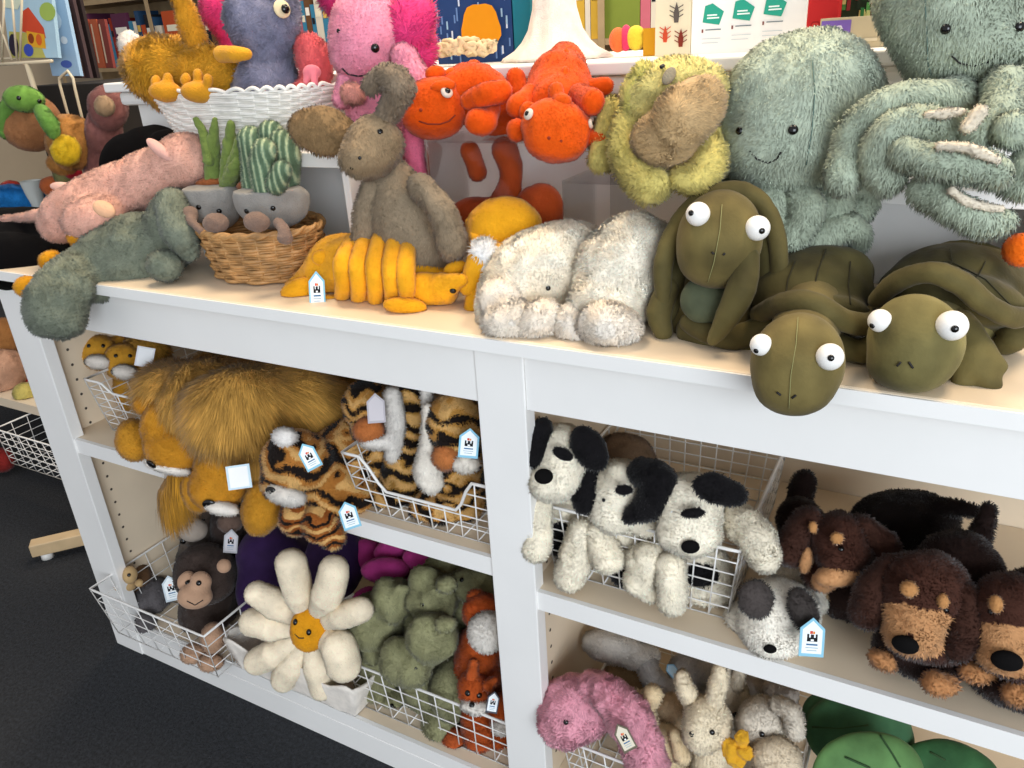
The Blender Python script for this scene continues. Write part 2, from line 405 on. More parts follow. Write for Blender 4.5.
SHORT = (.0045, 26, None, .35, .0011); MED = (.008, 24, None, .55, .0012); LONG = (.014, 26, None, .8, .0013)
TAGB = '#8cc4da'
class Toy(Thing):
    seed = 0
    def __init__(s, name, label, cat='soft toy', group=None):
        super().__init__(name, label, cat, group); Toy.seed += 1; s.sd = Toy.seed
    def soft(s, name, prims, col, k=.012, fur=SHORT, lump=(.0022, .03), mat=None, cut=(), paint=(), pat=None, parent=None, h=None, label=None):
        so = Soft(prims, k, cut, col, paint, pat); s.sd += 101
        try: V, F, C, N = soft_mesh(so, fur, lump, h, s.sd)
        except Exception as ex: print('EMPTY', s.e.name, s.e.get('label'), name, ex); return so
        so.o = s.put(name, V, F, C, mat or PL, smooth=True, parent=parent, N=N, label=label)
        if name == 'body': s.body = so
        return so
    def bead(s, u, v, rpx, on=None, name='eye', mat=None, flat=.6, out=.35, parent=None, label=None, rx=None):
        """a round piece fixed to the surface seen at (u,v)"""
        so = on or s.body; p, n = so.hit(u, v); r = rpx*((p-CAM)@AF)/FPX; t = np.cross(n, AD); t /= np.linalg.norm(t); b = np.cross(n, t)
        m = MB().ball(p+n*r*out, (r*(rx or 1), r, r*flat), ax=[t, b, n])
        return s.mb(name, m, mat or BLACKP, smooth=True, parent=parent or getattr(so, 'o', None) or s.e, label=label)
    def stitch(s, pts, on=None, name='mouth', w=1.1, mat=None, out=.0005):
        so = on or s.body; P = []
        n = len(pts)
        for i in range(n-1):
            for t in np.linspace(0, 1, 5, endpoint=(i == n-2)):
                u = pts[i][0]*(1-t)+pts[i+1][0]*t; v = pts[i][1]*(1-t)+pts[i+1][1]*t
                p, nn = so.hit(u, v); P.append(p+nn*out)
        k = ((P[0]-CAM)@AF)/FPX
        return s.mb(name, MB().tube(P, w*k*.5, 6), mat or DARK, smooth=True, parent=getattr(so, 'o', None) or s.body.o)
    def tagc(s, u, v, y, w=16, h=26, rot=0, yaw=0, blank=False, kind='house', parent=None, edge=TAGB, face='#eef3f4'):
        """house-shaped swing tag of card"""
        c = at(u, v, y); k = ((c-CAM)@AF)/FPX; a = math.radians(rot)
        X = math.cos(a)*AR+math.sin(a)*AD; Y = -math.sin(a)*AR+math.cos(a)*AD; Z = -AF
        if yaw: q = math.radians(yaw); X, Z = X*math.cos(q)+Z*math.sin(q), Z*math.cos(q)-X*math.sin(q)
        def P(x, y_, z=0): return c+X*x*w*k/2+Y*y_*h*k/2+Z*z
        sh = [(-1, -.45), (0, -1), (1, -.45), (1, 1), (-1, 1)] if kind == 'house' else [(-1, -1), (1, -1), (1, 1), (-1, 1)]
        o = s.mb('swing_tag', MB().poly([P(*q) for q in sh], Z, .0009, edge), VCOL, parent=parent)
        f = MB().poly([P(q[0]*.80, q[1]*.84, .0009) for q in sh], Z, .0002, face)
        s.mb('tag_face', f, VCOL, parent=o)
        if not blank:
            m = MB()
            for (x0, x1, y0, y1, cc) in [(-.42, .42, .02, .22, '#15151a'), (-.42, -.26, -.16, .22, '#15151a'), (.26, .42, -.16, .22, '#15151a'), (-.13, .13, -.14, .1, '#15151a'), (-.2, .02, -.32, -.17, '#d2452c'), (.04, .2, -.3, -.17, '#e08a3a'), (-.12, .12, .1, .2, '#f2f2f2'),
                                         (-.45, .45, .34, .42, '#3f6d94'), (-.5, .5, .52, .56, '#9fb4bf'), (-.4, .4, .66, .70, '#9fb4bf')]:
                m.poly([P(x0, y0, .0011+(.0003 if cc == '#f2f2f2' else 0)), P(x1, y0, .0011+(.0003 if cc == '#f2f2f2' else 0)), P(x1, y1, .0011+(.0003 if cc == '#f2f2f2' else 0)), P(x0, y1, .0011+(.0003 if cc == '#f2f2f2' else 0))], Z, .0001, cc)
            s.mb('tag_print', m, VCOL, parent=o)
        return o
FLOORCUT = ((0, 0, 1), .9005)
def zc(z): return ((0, 0, 1), z)
def yc(y): return ((0, -1, 0), -y)     # keep y below
def yf(y): return ((0, 1, 0), y)      # keep y above

# ================================================================== the room
ZC, ZM, ZM2, ZB = 0.90, 0.5503, 0.5141, 0.0897
XL, WL, WS = -1.0403, 0.0887, 0.0696
def struct(name, mb, mat, kind='structure', bevel=0):
    V, F, C = mb.arrays(); o = link(name, raw_mesh(name, V, F, C, False, mat)); o['kind'] = kind
    return o
struct('floor', MB().box((-5, -3, -.05), (4, 5, 0)), CARPET)
WALLM = simple('shop_wall_paint', '#b8a890', 0.8, noise=.05, nscale=3)
struct('wall_back', MB().box((-5, 4.2, 0), (4, 4.3, 3)), WALLM)
struct('wall_left', MB().box((-5.1, -3, 0), (-5, 4.3, 3)), WALLM)

# ================================================================== the display unit
U = Thing('display_shelf_unit', 'white painted wooden shelf unit with a countertop and a raised back ledge', 'shelf unit')
XR = 1.55
YB = .43
U.mb('countertop', MB().box((XL-.015, -.02, ZC-.019), (XR, .37, ZC)), CREAM, bevel=.003, label='cream countertop board')
U.mb('countertop_edge', MB().box((XL-.018, -.0225, ZC-.0185), (XR, -.0195, ZC-.0015)), WHITE, label='white front edge of the countertop')
U.mb('apron', MB().box((XL+WL, .003, .7988), (-.0004, .02, ZC-.0195)), WHITE, bevel=.0008)
U.mb('apron', MB().box((WS+.0004, .003, .7988), (XR, .02, ZC-.0195)), WHITE, bevel=.0008)
U.mb('stile', MB().box((XL, 0, 0), (XL+WL, .025, ZC-.0195)), WHITE, bevel=.0015)
U.mb('stile', MB().box((0, 0, 0), (WS, .025, ZC-.0195)), WHITE, bevel=.0015)
for x0, x1, s in ((XL+.005, XL+WL-.028, 1), (.012, WS-.012, 0)):
    p = U.mb('side_panel', MB().box((x0, .0255, .005), (x1, YB-.001, ZC-.0195)), CREAM, label='cream side panel with shelf pin holes')
for nm, xs, sg in (('left', XL+WL-.028, 1), ('mid', WS-.012, 1)):
    m = MB()
    for yy in (.06, .33):
        for i in range(24):
            z = .14+i*.032
            m.add([(xs+.0006, yy+.003*math.cos(t), z+.003*math.sin(t)) for t in np.arange(8)*math.pi/4], [tuple(range(8))])
    U.mb('pin_holes', m, HOLE)
def shelf(x0, x1, z, th):
    a = U.mb('shelf_board', MB().box((x0, .012, z-th), (x1, YB-.002, z)), CREAM, label='cream shelf board')
    U.mb('shelf_edge', MB().box((x0, .004, z-th-.0003), (x1, .0115, z+.0003)), WHITE, parent=a, label='white front edge')
shelf(XL+WL-.027, .0115, ZM, .0308)
shelf(WS-.0115, XR, ZM2, .0308)
shelf(XL+WL-.027, .0115, ZB, .03)
shelf(WS-.0115, XR, ZB, .03)
U.mb('bottom_rail', MB().box((XL+WL, .003, 0), (-.0004, .022, ZB-.031)), WHITE, bevel=.001)
U.mb('bottom_rail', MB().box((WS, .003, 0), (XR, .022, ZB-.031)), WHITE, bevel=.001)
U.mb('back_panel', MB().box((XL+.005, YB, .005), (XR, YB+.012, ZC-.02)), CREAM)
# raised tier
TZ = 1.187; TY = .345
U.mb('tier_front_panel', MB().box((XL+.03, TY+.028, ZC+.0005), (XR, TY+.045, TZ-.046)), WHITE)
U.mb('tier_end_panel', MB().box((XL+.03, TY+.0455, .9), (XL+.047, TY+.45, TZ-.046)), WHITE)
U.mb('tier_ledge', MB().box((XL-.0, TY-.02, TZ-.018), (XR, TY+.45, TZ)), WHITE, bevel=.003)
U.mb('tier_moulding', MB().box((XL+.012, TY, TZ-.045), (XR, TY+.44, TZ-.0185)), WHITE, bevel=.008)
U.finish()
# ================================================================== risers and baskets on the counter
def riser(name, label, uL, uR, vT, vth, y0, dep, mat, z0=ZC, leg=.012, back=True, xr=None):
    a = at(uL, vT, y0); b = at(uR, vT, y0); z1 = (a[2]+b[2])/2; th = vth*((a-CAM)@AF)/FPX; xR = xr if xr else b[0]
    t = Thing(name, label, 'display riser')
    t.mb('top_board', MB().box((a[0], y0, z1-th), (xR, y0+dep, z1)), mat, bevel=.0015)
    for x in (a[0], xR-leg):
        t.mb('side_board', MB().box((x, y0, z0+.0004), (x+leg, y0+dep, z1-th-.0003)), mat, bevel=.0015)
    if back: t.mb('back_board', MB().box((a[0]+leg+.0004, y0+dep-.01, z0+.0004), (xR-leg-.0004, y0+dep-.001, z1-th-.0003)), mat)
    t.finish(); return a[0], xR, z1
def wicker(label, name, c, a0, b0, a1, b1, z0, z1, rows, stakes, r, mat, sq=1.0, scallop=0, cat='basket', group=None):
    t = Thing(name, label, cat, group)
    def ring(f, off, n=None, ph=0):
        P = []; n = n or stakes*4
        for i in range(n):
            th = 2*math.pi*i/n; ca, sa = math.cos(th), math.sin(th)
            ca = math.copysign(abs(ca)**sq, ca); sa = math.copysign(abs(sa)**sq, sa)
            A = a0+(a1-a0)*f; B = b0+(b1-b0)*f; o = off*math.cos(th*stakes/2+ph) if off else 0
            P.append((c[0]+(A+o)*ca, c[1]+(B+o)*sa, z0+(z1-z0)*f))
        return np.array(P)
    m = MB()
    for k in range(rows):
        P = ring((k+.5)/rows, r*1.1, ph=math.pi*(k % 2)); m.tube(P, r, 6, closed=True)
        P[:, 2] += (z1-z0)/rows*.42; Q = ring((k+.5)/rows, -r*1.0, ph=math.pi*(k % 2)); Q[:, 2] += (z1-z0)/rows*.42
        m.tube(Q, r*.8, 5, closed=True)
    w = t.mb('woven_wall', m, mat, smooth=True)
    m = MB()
    for i in range(stakes):
        th = 2*math.pi*(i+.5)/stakes; ca, sa = math.cos(th), math.sin(th)
        ca = math.copysign(abs(ca)**sq, ca); sa = math.copysign(abs(sa)**sq, sa)
        m.tube([(c[0]+a0*ca, c[1]+b0*sa, z0+r), (c[0]+a1*ca, c[1]+b1*sa, z1)], r*.9, 5)
    t.mb('stakes', m, mat, smooth=True, parent=w)
    n = stakes*6; P = ring(1, 0, n)
    if scallop: P[:, 2] += scallop*np.abs(np.sin(np.arange(n)*math.pi/6))
    m = MB().tube(P, r*1.35, 7, closed=True)
    if not scallop:
        for s in (0, math.pi):
            Q = ring(1, 0, n); th = np.arange(n)*.55+s; rr = r*1.1
            Q[:, 2] += rr*np.sin(th); Q[:, 0] += rr*np.cos(th)*np.cos(np.arange(n)*2*math.pi/n); Q[:, 1] += rr*np.cos(th)*np.sin(np.arange(n)*2*math.pi/n); m.tube(Q, r, 5, closed=True)
    t.mb('rim', m, mat, smooth=True)
    P = ring(.02, 0, stakes*2); t.mb('basket_base', MB().poly(P*0.985+np.array([c[0]*.015, c[1]*.015, 0.0]), (0, 0, 1), .003) if False else MB().poly([(c[0]+(p[0]-c[0])*.97, c[1]+(p[1]-c[1])*.97, z0+.001) for p in P], (0, 0, 1), .003), mat)
    t.finish(); return t

LRX0, LRX1, LRZ = riser('display_riser', 'white painted box riser under the white wicker basket', 181, 345, 152, 13, .155, .17, WHITE, leg=.013)
RRX0, RRX1, RRZ = riser('display_riser', 'white open-fronted box riser at the right end under the octopus', 851, 1060, 190, 16, .21, .13, WHITE, leg=.014)
# clear acrylic risers
def acrylic(label, uL, uR, vT, y0, dep, openTop=False):
    a = at(uL, vT, y0); b = at(uR, vT, y0); z1 = (a[2]+b[2])/2; x0, x1 = a[0], b[0]; g = .003
    t = Thing('acrylic_riser', label, 'display riser')
    if not openTop: t.mb('top_panel', MB().box((x0, y0, z1-g), (x1, y0+dep, z1)), CLEAR)
    e = z1-g-.0003
    t.mb('side_panel', MB().box((x0, y0, ZC+.0005), (x0+g, y0+dep, e)), CLEAR)
    t.mb('side_panel', MB().box((x1-g, y0, ZC+.0005), (x1, y0+dep, e)), CLEAR)
    t.mb('front_panel', MB().box((x0+g+.0003, y0, ZC+.0005), (x1-g-.0003, y0+g, e)), CLEAR)
    t.finish(); return x0, x1, z1
AX0, AX1, AZ = acrylic('clear acrylic riser under the two orange lizards', 424, 612, 141, .20, .11)
BX0, BX1, BZ = acrylic('low clear acrylic riser under the yellow plush', 562, 705, 183, .18, .11)
# baskets
bc = at(262, 255, .11)
wicker('honey brown round wicker basket holding the two potted plants', 'wicker_basket', (bc[0], .118), .088, .068, .106, .082, ZC+.001, ZC+.079, 9, 22, .0032, CANE)
wc = at(252, 140, .235)
wicker('white wicker basket with scalloped rim on the left riser', 'wicker_basket', (wc[0]+.006, .245), .135, .075, .178, .092, LRZ+.001, LRZ+.088, 15, 34, .0023, WICK, sq=.6, scallop=.006)

# ================================================================== turtles
TF = None
TUR = '#665a34'
def eyeball(t, so, u, v, r, pu, pv, y=None):
    p, n = so.hit(u+(6 if u < pu+999 and False else 0), v)
    c = p+n*r*.0; k = ((p-CAM)@AF)/FPX; R = r*k; c = p-AF*R*.35
    e = t.mb('eyeball', MB().ball(c, R, n=24, m=16), WHITEP, smooth=True, label='white eyeball')
    d = ray(pu, pv); d = d/np.linalg.norm(d); oc = CAM-c; b = oc@d; q = max(b*b-(oc@oc-R*R), 0); hp = CAM+d*(-b-math.sqrt(q))
    n = (hp-c)/R; tt = np.cross(n, AD); tt /= np.linalg.norm(tt); bb = np.cross(n, tt); rr = R*.25
    t.mb('pupil', MB().ball(hp, (rr, rr, rr*.6), ax=[tt, bb, n]), BLACKP, smooth=True, parent=e)
def nap(P, C):
    n = vnoise(P, .034, 21)+.6*vnoise(P*np.array([1, 1, .45]), .011, 22); return C*(1+.30*n)[:, None]
def turtle(label, head, eyes, body, shell, rim, fl, col=TUR, nos=None, seam=None, belly=None, shseam=()):
    t = Toy('turtle_plush', label, 'soft toy', 'big-eyed turtles on the counter')
    b = t.soft('body', head+body, col, k=.014, fur=TF, lump=(.001, .035), mat=VEL, pat=nap, cut=())
    for (u, v, r, pu, pv) in eyes: eyeball(t, b, u, v, r, pu, pv)
    s = t.soft('shell', shell, '#50492a', k=.012, fur=TF, lump=(.002, .03), mat=VEL, pat=nap)
    t.soft('shell_rim', rim, '#5a512f', k=.006, fur=TF, lump=(.0015, .03), mat=VEL, pat=nap, parent=s.o)
    for f in fl: t.soft('flipper', f, '#5a512f', k=.010, fur=TF, lump=(.0015, .03), mat=VEL, pat=nap)
    if belly: t.soft('belly', belly, '#5a6049', k=.01, fur=TF, lump=(.001, .03), mat=VEL, pat=nap, label='grey green belly')
    for q in shseam: t.stitch(q, on=s, name='shell_seam', w=1.3, mat=SEAM2, out=.0008)
    if nos:
        for q in nos: t.stitch(q, name='nostril', w=2.2)
    if seam: t.stitch(seam, name='seam', w=.8, mat=SEAM, out=.001)
    t.finish(); return t
SEAM = simple('olive_seam', '#8d8a5a', .9); SEAM2 = simple('dark_olive_seam', '#2e2a14', .9)
turtle('dark olive turtle with head hanging over the counter edge, lowest of the turtles',
       [E(797, 362, -.055, 45, 50, 5, 44), E(793, 388, -.06, 34, 26, 0, 32)],
       [(760, 345, 11, 756, 351), (828, 357, 13.5, 831, 358)],
       [K([(800, 350, -.03, 30), (808, 320, .06, 34), (815, 300, .14, 40)])],
       [E(812, 300, .12, 60, 46, 0, 46), E(822, 275, .15, 50, 30, 0, 40), E(817, 310, .075, 52, 18, 5, 34)],
       [K([(758, 316, .06, 9), (784, 303, .02, 12), (816, 305, .012, 13), (846, 322, .03, 12), (870, 322, .07, 10), (872, 300, .13, 7), (852, 258, .18, 6), (820, 246, .2, 6)])],
       [[K([(768, 325, .06, 14), (735, 338, .045, 13), (705, 332, .04, 11), (688, 322, .05, 8)])],
        [K([(838, 345, .05, 12), (862, 352, .045, 12), (882, 348, .05, 10), (893, 340, .06, 7)])]],
       shseam=[[(826, 250), (818, 270), (812, 296)], [(850, 262), (848, 285), (850, 305)], [(795, 262), (788, 280), (786, 294)]], nos=[[(777, 392), (781, 395)], [(792, 398), (796, 395)]], seam=[(798, 318), (796, 345), (791, 375), (789, 408)])
turtle('dark olive turtle sitting upright at the left with one long flipper hanging down',
       [E(720, 238, .06, 42, 48, 8, 40), E(712, 262, .055, 30, 24, 10, 28)],
       [(697, 215, 12, 691, 213), (756, 229, 12.5, 762, 231)],
       [K([(718, 262, .10, 28), (716, 300, .09, 34), (716, 330, .08, 26)]), E(712, 322, .10, 46, 24, 0, 34)],
       [E(732, 262, .15, 60, 66, 0, 34), E(745, 300, .15, 40, 50, 0, 30), E(672, 275, .09, 17, 50, 4, 20), E(768, 250, .12, 16, 46, -4, 20)],
       [K([(664, 305, .055, 8), (664, 262, .06, 10), (680, 222, .08, 11), (708, 198, .10, 11), (744, 192, .11, 10), (770, 214, .11, 9), (779, 255, .10, 9), (776, 298, .09, 8)])],
       [[K([(748, 258, .045, 12), (742, 288, .03, 15), (728, 316, .02, 13), (713, 340, .015, 6)])],
        [K([(668, 288, .07, 12), (659, 312, .055, 12), (663, 332, .05, 9)])],
        [K([(690, 330, .06, 14), (720, 344, .055, 14), (750, 346, .055, 11)])]],
       belly=[E(706, 300, .052, 26, 24, 0, 16)], nos=[[(712, 252), (714, 254)], [(723, 255), (725, 253)]], seam=[(722, 205), (720, 230), (714, 262), (708, 282)])
turtle('lighter olive turtle at the right end with wide rimmed shell and spread webbed flipper',
       [E(915, 342, .01, 45, 48, -5, 44), E(905, 368, .0, 33, 22, 8, 32)],
       [(878, 321, 11.5, 872, 326), (949, 326, 15, 955, 329)],
       [K([(925, 335, .05, 32), (945, 320, .12, 38), (970, 315, .17, 40)])],
       [E(955, 300, .17, 74, 52, 8, 56), E(960, 275, .19, 58, 30, 8, 46), E(958, 298, .11, 70, 26, 14, 40)],
       [K([(876, 300, .09, 9), (900, 280, .06, 11), (932, 272, .04, 12), (962, 284, .04, 12), (988, 306, .045, 12), (1014, 318, .07, 11), (1036, 314, .12, 10)]), K([(878, 297, .12, 8), (905, 268, .2, 7), (950, 247, .25, 7), (1000, 256, .24, 7), (1036, 300, .16, 9)])],
       [[K([(958, 325, .06, 16), (974, 350, .045, 18), (982, 372, .035, 14), (992, 384, .03, 9)]), K([(975, 350, .045, 12), (994, 362, .04, 9), (1000, 366, .04, 8)]), K([(965, 360, .04, 13), (962, 380, .03, 9)])],
        [K([(885, 340, .055, 12), (862, 350, .05, 12), (845, 352, .05, 10), (830, 342, .06, 8)])],
        [K([(1000, 315, .16, 14), (1014, 336, .12, 14), (1006, 344, .12, 12)])]],
       col='#736a40', shseam=[[(920, 264), (950, 262), (985, 280), (1010, 305)], [(950, 250), (952, 262), (944, 272)], [(985, 262), (978, 276), (966, 284)]], nos=[[(897, 366), (901, 362)], [(909, 362), (913, 368)]], seam=None)

# ================================================================== cream fluffy pair
FLUFF = (.0055, 34, None, .5, .0013)
def creamy(label, prims, pads, eye=None, tail=None):
    t = Toy('woolly_plush', label, 'soft toy', 'cream woolly animals on the counter')
    b = t.soft('body', prims, '#fdf3df', k=.02, fur=FLUFF, lump=(.003, .024), cut=(FLOORCUT,), pat=mott_cream)
    for p in pads: t.soft('paw', p, '#f2e8da', fur=FLUFF, lump=(.002, .02), cut=(FLOORCUT,), pat=mott_cream)
    if tail: t.soft('tail', tail, '#f1efec', fur=(.008, 26, None, .6, .0012), cut=(FLOORCUT,))
    if eye: t.bead(eye[0], eye[1], 2.6)
    t.finish()
def mott_cream(P, C):
    n = vnoise(P, .018, 3)[:, None]; return C*(1+.02*n)*np.where(n > .1, 1, np.array([[.97, .94, .90]]))
creamy('cream woolly animal lying head down at the counter edge, the left one with white tail',
       [E(538, 278, .11, 60, 48, -28, 50), E(570, 254, .14, 42, 30, -10, 40), E(505, 310, .05, 30, 28, 0, 30)],
       [[E(512, 322, .015, 30, 22, -8, 26), E(500, 300, .03, 22, 20)], [E(540, 320, .02, 24, 20, -20, 22)], [E(574, 328, .025, 20, 20)]], eye=(548, 288),
       tail=[K([(498, 272, .09, 12), (484, 252, .09, 13)])])
creamy('cream woolly animal lying head down beside the upright turtle, the right one',
       [E(622, 270, .11, 46, 50, 35, 48), E(640, 246, .13, 34, 28, 20, 36), E(606, 305, .06, 38, 28, 0, 30)],
       [[E(610, 326, .02, 32, 22, 8, 26)], [E(576, 326, .03, 22, 22)]])

# ================================================================== armadillos
YEL = '#e8a41c'
def ribs(P, C): return C
t = Toy('armadillo_plush', 'golden yellow armadillo with ribbed back and a swing tag, lying along the counter edge', 'soft toy', 'golden armadillos')
SH = (.002, 26, None, .3, .0011)
b = t.soft('body', [E(395, 278, .10, 68, 38, 18, 36), E(345, 268, .10, 36, 34, 0, 34), K([(325, 278, .09, 22), (305, 290, .08, 18), (290, 292, .08, 9)])], YEL, k=.02, fur=SH, cut=(FLOORCUT,))
for i, (u0, v0, u1, v1, yy) in enumerate([(352, 236, 340, 306, .06), (366, 232, 357, 312, .055), (381, 230, 375, 314, .05), (396, 232, 393, 312, .05), (409, 238, 408, 308, .05)]):
    t.soft('shell_band', [K([(u0+4, v0+2, .12, 6), (u0, v0+6, .095, 8), ((u0+u1)/2-3, (v0+v1)/2-8, .035+.01*i*.5, 10), ((u0+u1)/2-2, (v0+v1)/2+14, .035, 9), (u1, v1, .06, 6)])], '#eaa51e', fur=SH, lump=None, cut=(FLOORCUT,))
h = t.soft('head', [E(432, 290, .07, 26, 17, 10, 18), K([(445, 286, .065, 12), (462, 280, .06, 6)])], YEL, k=.015, fur=SH, cut=(FLOORCUT,))
t.soft('ear', [E(455, 268, .09, 12, 7, -20, 5)], YEL, fur=SH, lump=None)
t.bead(453, 290, 3.4, on=h)
t.soft('leg', [E(405, 306, .03, 22, 9, 4, 12)], '#e09b18', fur=SH, lump=None, cut=(FLOORCUT,))
t.soft('leg', [E(336, 304, .05, 18, 9, 10, 12)], '#e09b18', fur=SH, lump=None, cut=(FLOORCUT,))
t.soft('leg', [E(300, 290, .045, 20, 12, -20, 12), E(322, 258, .06, 10, 8)], '#e6a11b', fur=SH, lump=None, cut=(FLOORCUT,))
t.tagc(317, 289, .028, 16, 36, -3)
t.finish()
t = Toy('armadillo_plush', 'golden yellow armadillo standing on end behind the woolly pair', 'soft toy', 'golden armadillos')
b = t.soft('body', [E(505, 228, .15, 38, 30, 0, 30), E(490, 272, .12, 24, 40, 0, 26)], '#dc9c1a', k=.02, fur=SH, cut=(FLOORCUT,))
t.soft('shell_band', [K([(470, 222, .14, 5), (478, 240, .11, 7), (492, 250, .10, 8), (515, 250, .10, 8), (538, 242, .12, 5)])], '#e2a21c', fur=SH, lump=None)
t.soft('leg', [K([(478, 290, .08, 12), (474, 308, .07, 10)])], '#dfa01c', fur=SH, cut=(FLOORCUT,))
t.soft('snout', [K([(482, 262, .09, 14), (468, 288, .07, 8)])], '#e2a21c', fur=SH, cut=(FLOORCUT,))
t.finish()

# ================================================================== dinosaur and pink pig
t = Toy('dinosaur_plush', 'grey green dinosaur with mustard spikes, head hanging off the left counter corner')
DG = '#7b8170'
b = t.soft('body', [E(138, 252, .06, 56, 36, -18, 34), E(175, 225, .09, 26, 36, 10, 28), K([(110, 262, .04, 30), (86, 272, .0, 24), (66, 286, -.05, 26), (54, 304, -.075, 26)]), E(56, 318, -.08, 28, 20, 15, 20)], DG, k=.02, fur=(.0055, 30, None, .5, .0014), lump=(.003, .02))
t.soft('leg', [K([(110, 265, .02, 15), (96, 276, .005, 18), (97, 284, .0, 17)])], '#7e8370', fur=(.0055, 28, None, .5, .0014), cut=())
t.soft('leg', [E(165, 266, .02, 17, 15, 0, 14)], '#7b8170', fur=(.0055, 28, None, .5, .0014), cut=(FLOORCUT,))
t.soft('leg', [K([(170, 205, .06, 15), (178, 232, .04, 15), (190, 252, .05, 9)])], '#7b8272', fur=(.0055, 28, None, .5, .0014))
for (u, v, y, r) in [(26, 286, -.07, 9.5), (50, 260, -.02, 9), (79, 236, .03, 9.5), (104, 220, .08, 8)]:
    t.soft('spike', [E(u, v, y, r+2, r, -30), E(u+5, v+3, y+.01, r, r)], '#d9961c', fur=(.003, 26, None, .3, .0011), lump=None)
t.finish()
t = Toy('pig_plush', 'pale pink long bodied plush sprawled over the dinosaur back')
b = t.soft('body', [K([(185, 160, .14, 26), (150, 180, .13, 27), (112, 192, .10, 24), (76, 210, .06, 24), (60, 222, .05, 20)]), E(95, 218, .05, 32, 20, -18, 24), K([(60, 212, .08, 10), (35, 216, .08, 5), (0, 220, .09, 3)])], '#e6b09c', k=.02, fur=(.0045, 26, None, .4, .0014))
t.soft('ear', [E(104, 209, .012, 12, 8, 25, 5)], '#e3b18c', fur=None, lump=None, label='peach felt ear')
t.soft('ear', [E(160, 150, .10, 17, 6, 40, 5)], '#d9a79a', fur=None, lump=None)
t.soft('ear', [E(62, 187, .11, 12, 5, 5, 4)], '#e2b4a4', fur=None, lump=None)
t.finish()
BLK = '#0c0b0c'; BLKM = simple('black_velour', '#070607', .95, Specular_IOR_Level=.1)
t = Toy('whale_plush', 'black velvet plush lying under the pink and green animals at the left end')
b = t.soft('body', [E(45, 258, .12, 90, 40, -8, 50), E(20, 235, .14, 60, 26, 0, 40), E(15, 262, .03, 42, 30, 5, 30), E(40, 268, .05, 30, 26), K([(40, 240, .16, 30), (10, 238, .18, 28), (-30, 240, .2, 20)])], BLK, k=.02, fur=None, mat=BLKM, cut=(zc(ZC-.1),))
t.tagc(20, 268, .03, 20, 30, -28)
t.mb('tag_strap', MB().tube([at(6, 252, .05), at(18, 254, .035), at(31, 262, .03)], .006, 6), simple('black_nylon_strap', '#2b2724', .4), smooth=True)
t.finish()
t = Toy('penguin_plush', 'black plush leaning against the riser behind the pink plush')
b = t.soft('body', [E(150, 162, .30, 42, 34, -28, 30), E(122, 165, .26, 20, 28, 10, 22), K([(170, 150, .3, 20), (185, 178, .3, 20)])], '#141213', k=.012, fur=None, mat=BLKM)
t.finish()

# ================================================================== potted plant plushes
def pot(label, cx, cy, y, rx, h, eyes, mouth, nose, arms, soil):
    t = Toy('potted_plant_plush', label)
    b = t.soft('body', [E(cx, cy, y, rx, h, 0, rx*.8), E(cx, cy-h*.45, y, rx*1.02, h*.55, 0, rx*.85)], '#94908a', k=.02, fur=None, lump=(.001, .02), mat=FELT, cut=(((0, 0, -1), -at(cx, cy-h*.80, y)[2]),))
    for e in eyes: t.bead(e[0], e[1], 2.6)
    t.stitch(mouth, w=1)
    t.soft('soil', soil, '#94552f', fur=(.003, 20, None, .5, .0012), lump=(.002, .01))
    for a in arms: t.soft('foot', a, '#80695c', fur=None, lump=(.001, .01), mat=FELT)
    return t
t = pot('grey pot plush with tall green aloe leaves in the brown basket, left', 213, 206, .12, 28, 25, [(199, 207), (219, 211)], [(203, 218), (209, 222), (214, 221)], None,
        [[E(216, 223, .045, 13, 10, -5)], [E(190, 215, .06, 8, 9), K([(192, 222, .05, 4), (202, 232, .045, 4)])]],
        [E(218, 186, .15, 22, 7, 0, 18)])
for f in [[K([(214, 186, .14, 9), (212, 155, .14, 8), (215, 120, .14, 3)])], [K([(228, 185, .15, 9), (237, 162, .13, 9), (243, 134, .13, 5)])], [K([(226, 180, .135, 7), (229, 150, .14, 7), (231, 124, .14, 4)])], [K([(209, 160, .13, 6), (204, 135, .135, 5), (196, 120, .135, 3)])], [K([(226, 186, .13, 7), (234, 170, .12, 7), (238, 160, .12, 4)])]]:
    t.soft('aloe_leaf', f, '#6d7f40', fur=None, lump=(.0012, .006), mat=FELT, label='green leaf')
t.finish()
t = pot('grey pot plush with furry ribbed cactus in the brown basket, right', 272, 206, .11, 35, 23, [(247, 211), (273, 208)], [(254, 217), (261, 222), (268, 218)], None,
        [[E(257, 222, .035, 13, 10, 0)], [K([(278, 222, .05, 5), (284, 230, .03, 6), (285, 237, .025, 8)])]],
        [E(268, 188, .14, 30, 7, 0, 20)])
def cact(P, C):
    n = np.sin(P[:, 0]*620+P[:, 1]*200)[:, None]; return np.where(n > .72, lin('#b9c49c')[None], np.where(n > 0, lin('#7c9478')[None], C))
for f in [[K([(258, 186, .12, 15), (255, 155, .12, 14), (251, 140, .12, 13)])], [K([(266, 188, .09, 12), (262, 165, .09, 13), (265, 150, .09, 11)])], [K([(285, 185, .13, 13), (286, 155, .13, 14), (282, 142, .13, 12)])], [K([(276, 184, .08, 10), (282, 170, .08, 9)])], [K([(275, 150, .135, 14), (271, 133, .135, 12)])]]:
    c = t.soft('cactus_stem', f, '#5e745a', fur=(.0035, 40, None, .3, .0009), lump=None, pat=cact, label='green ribbed stem')
t.finish()

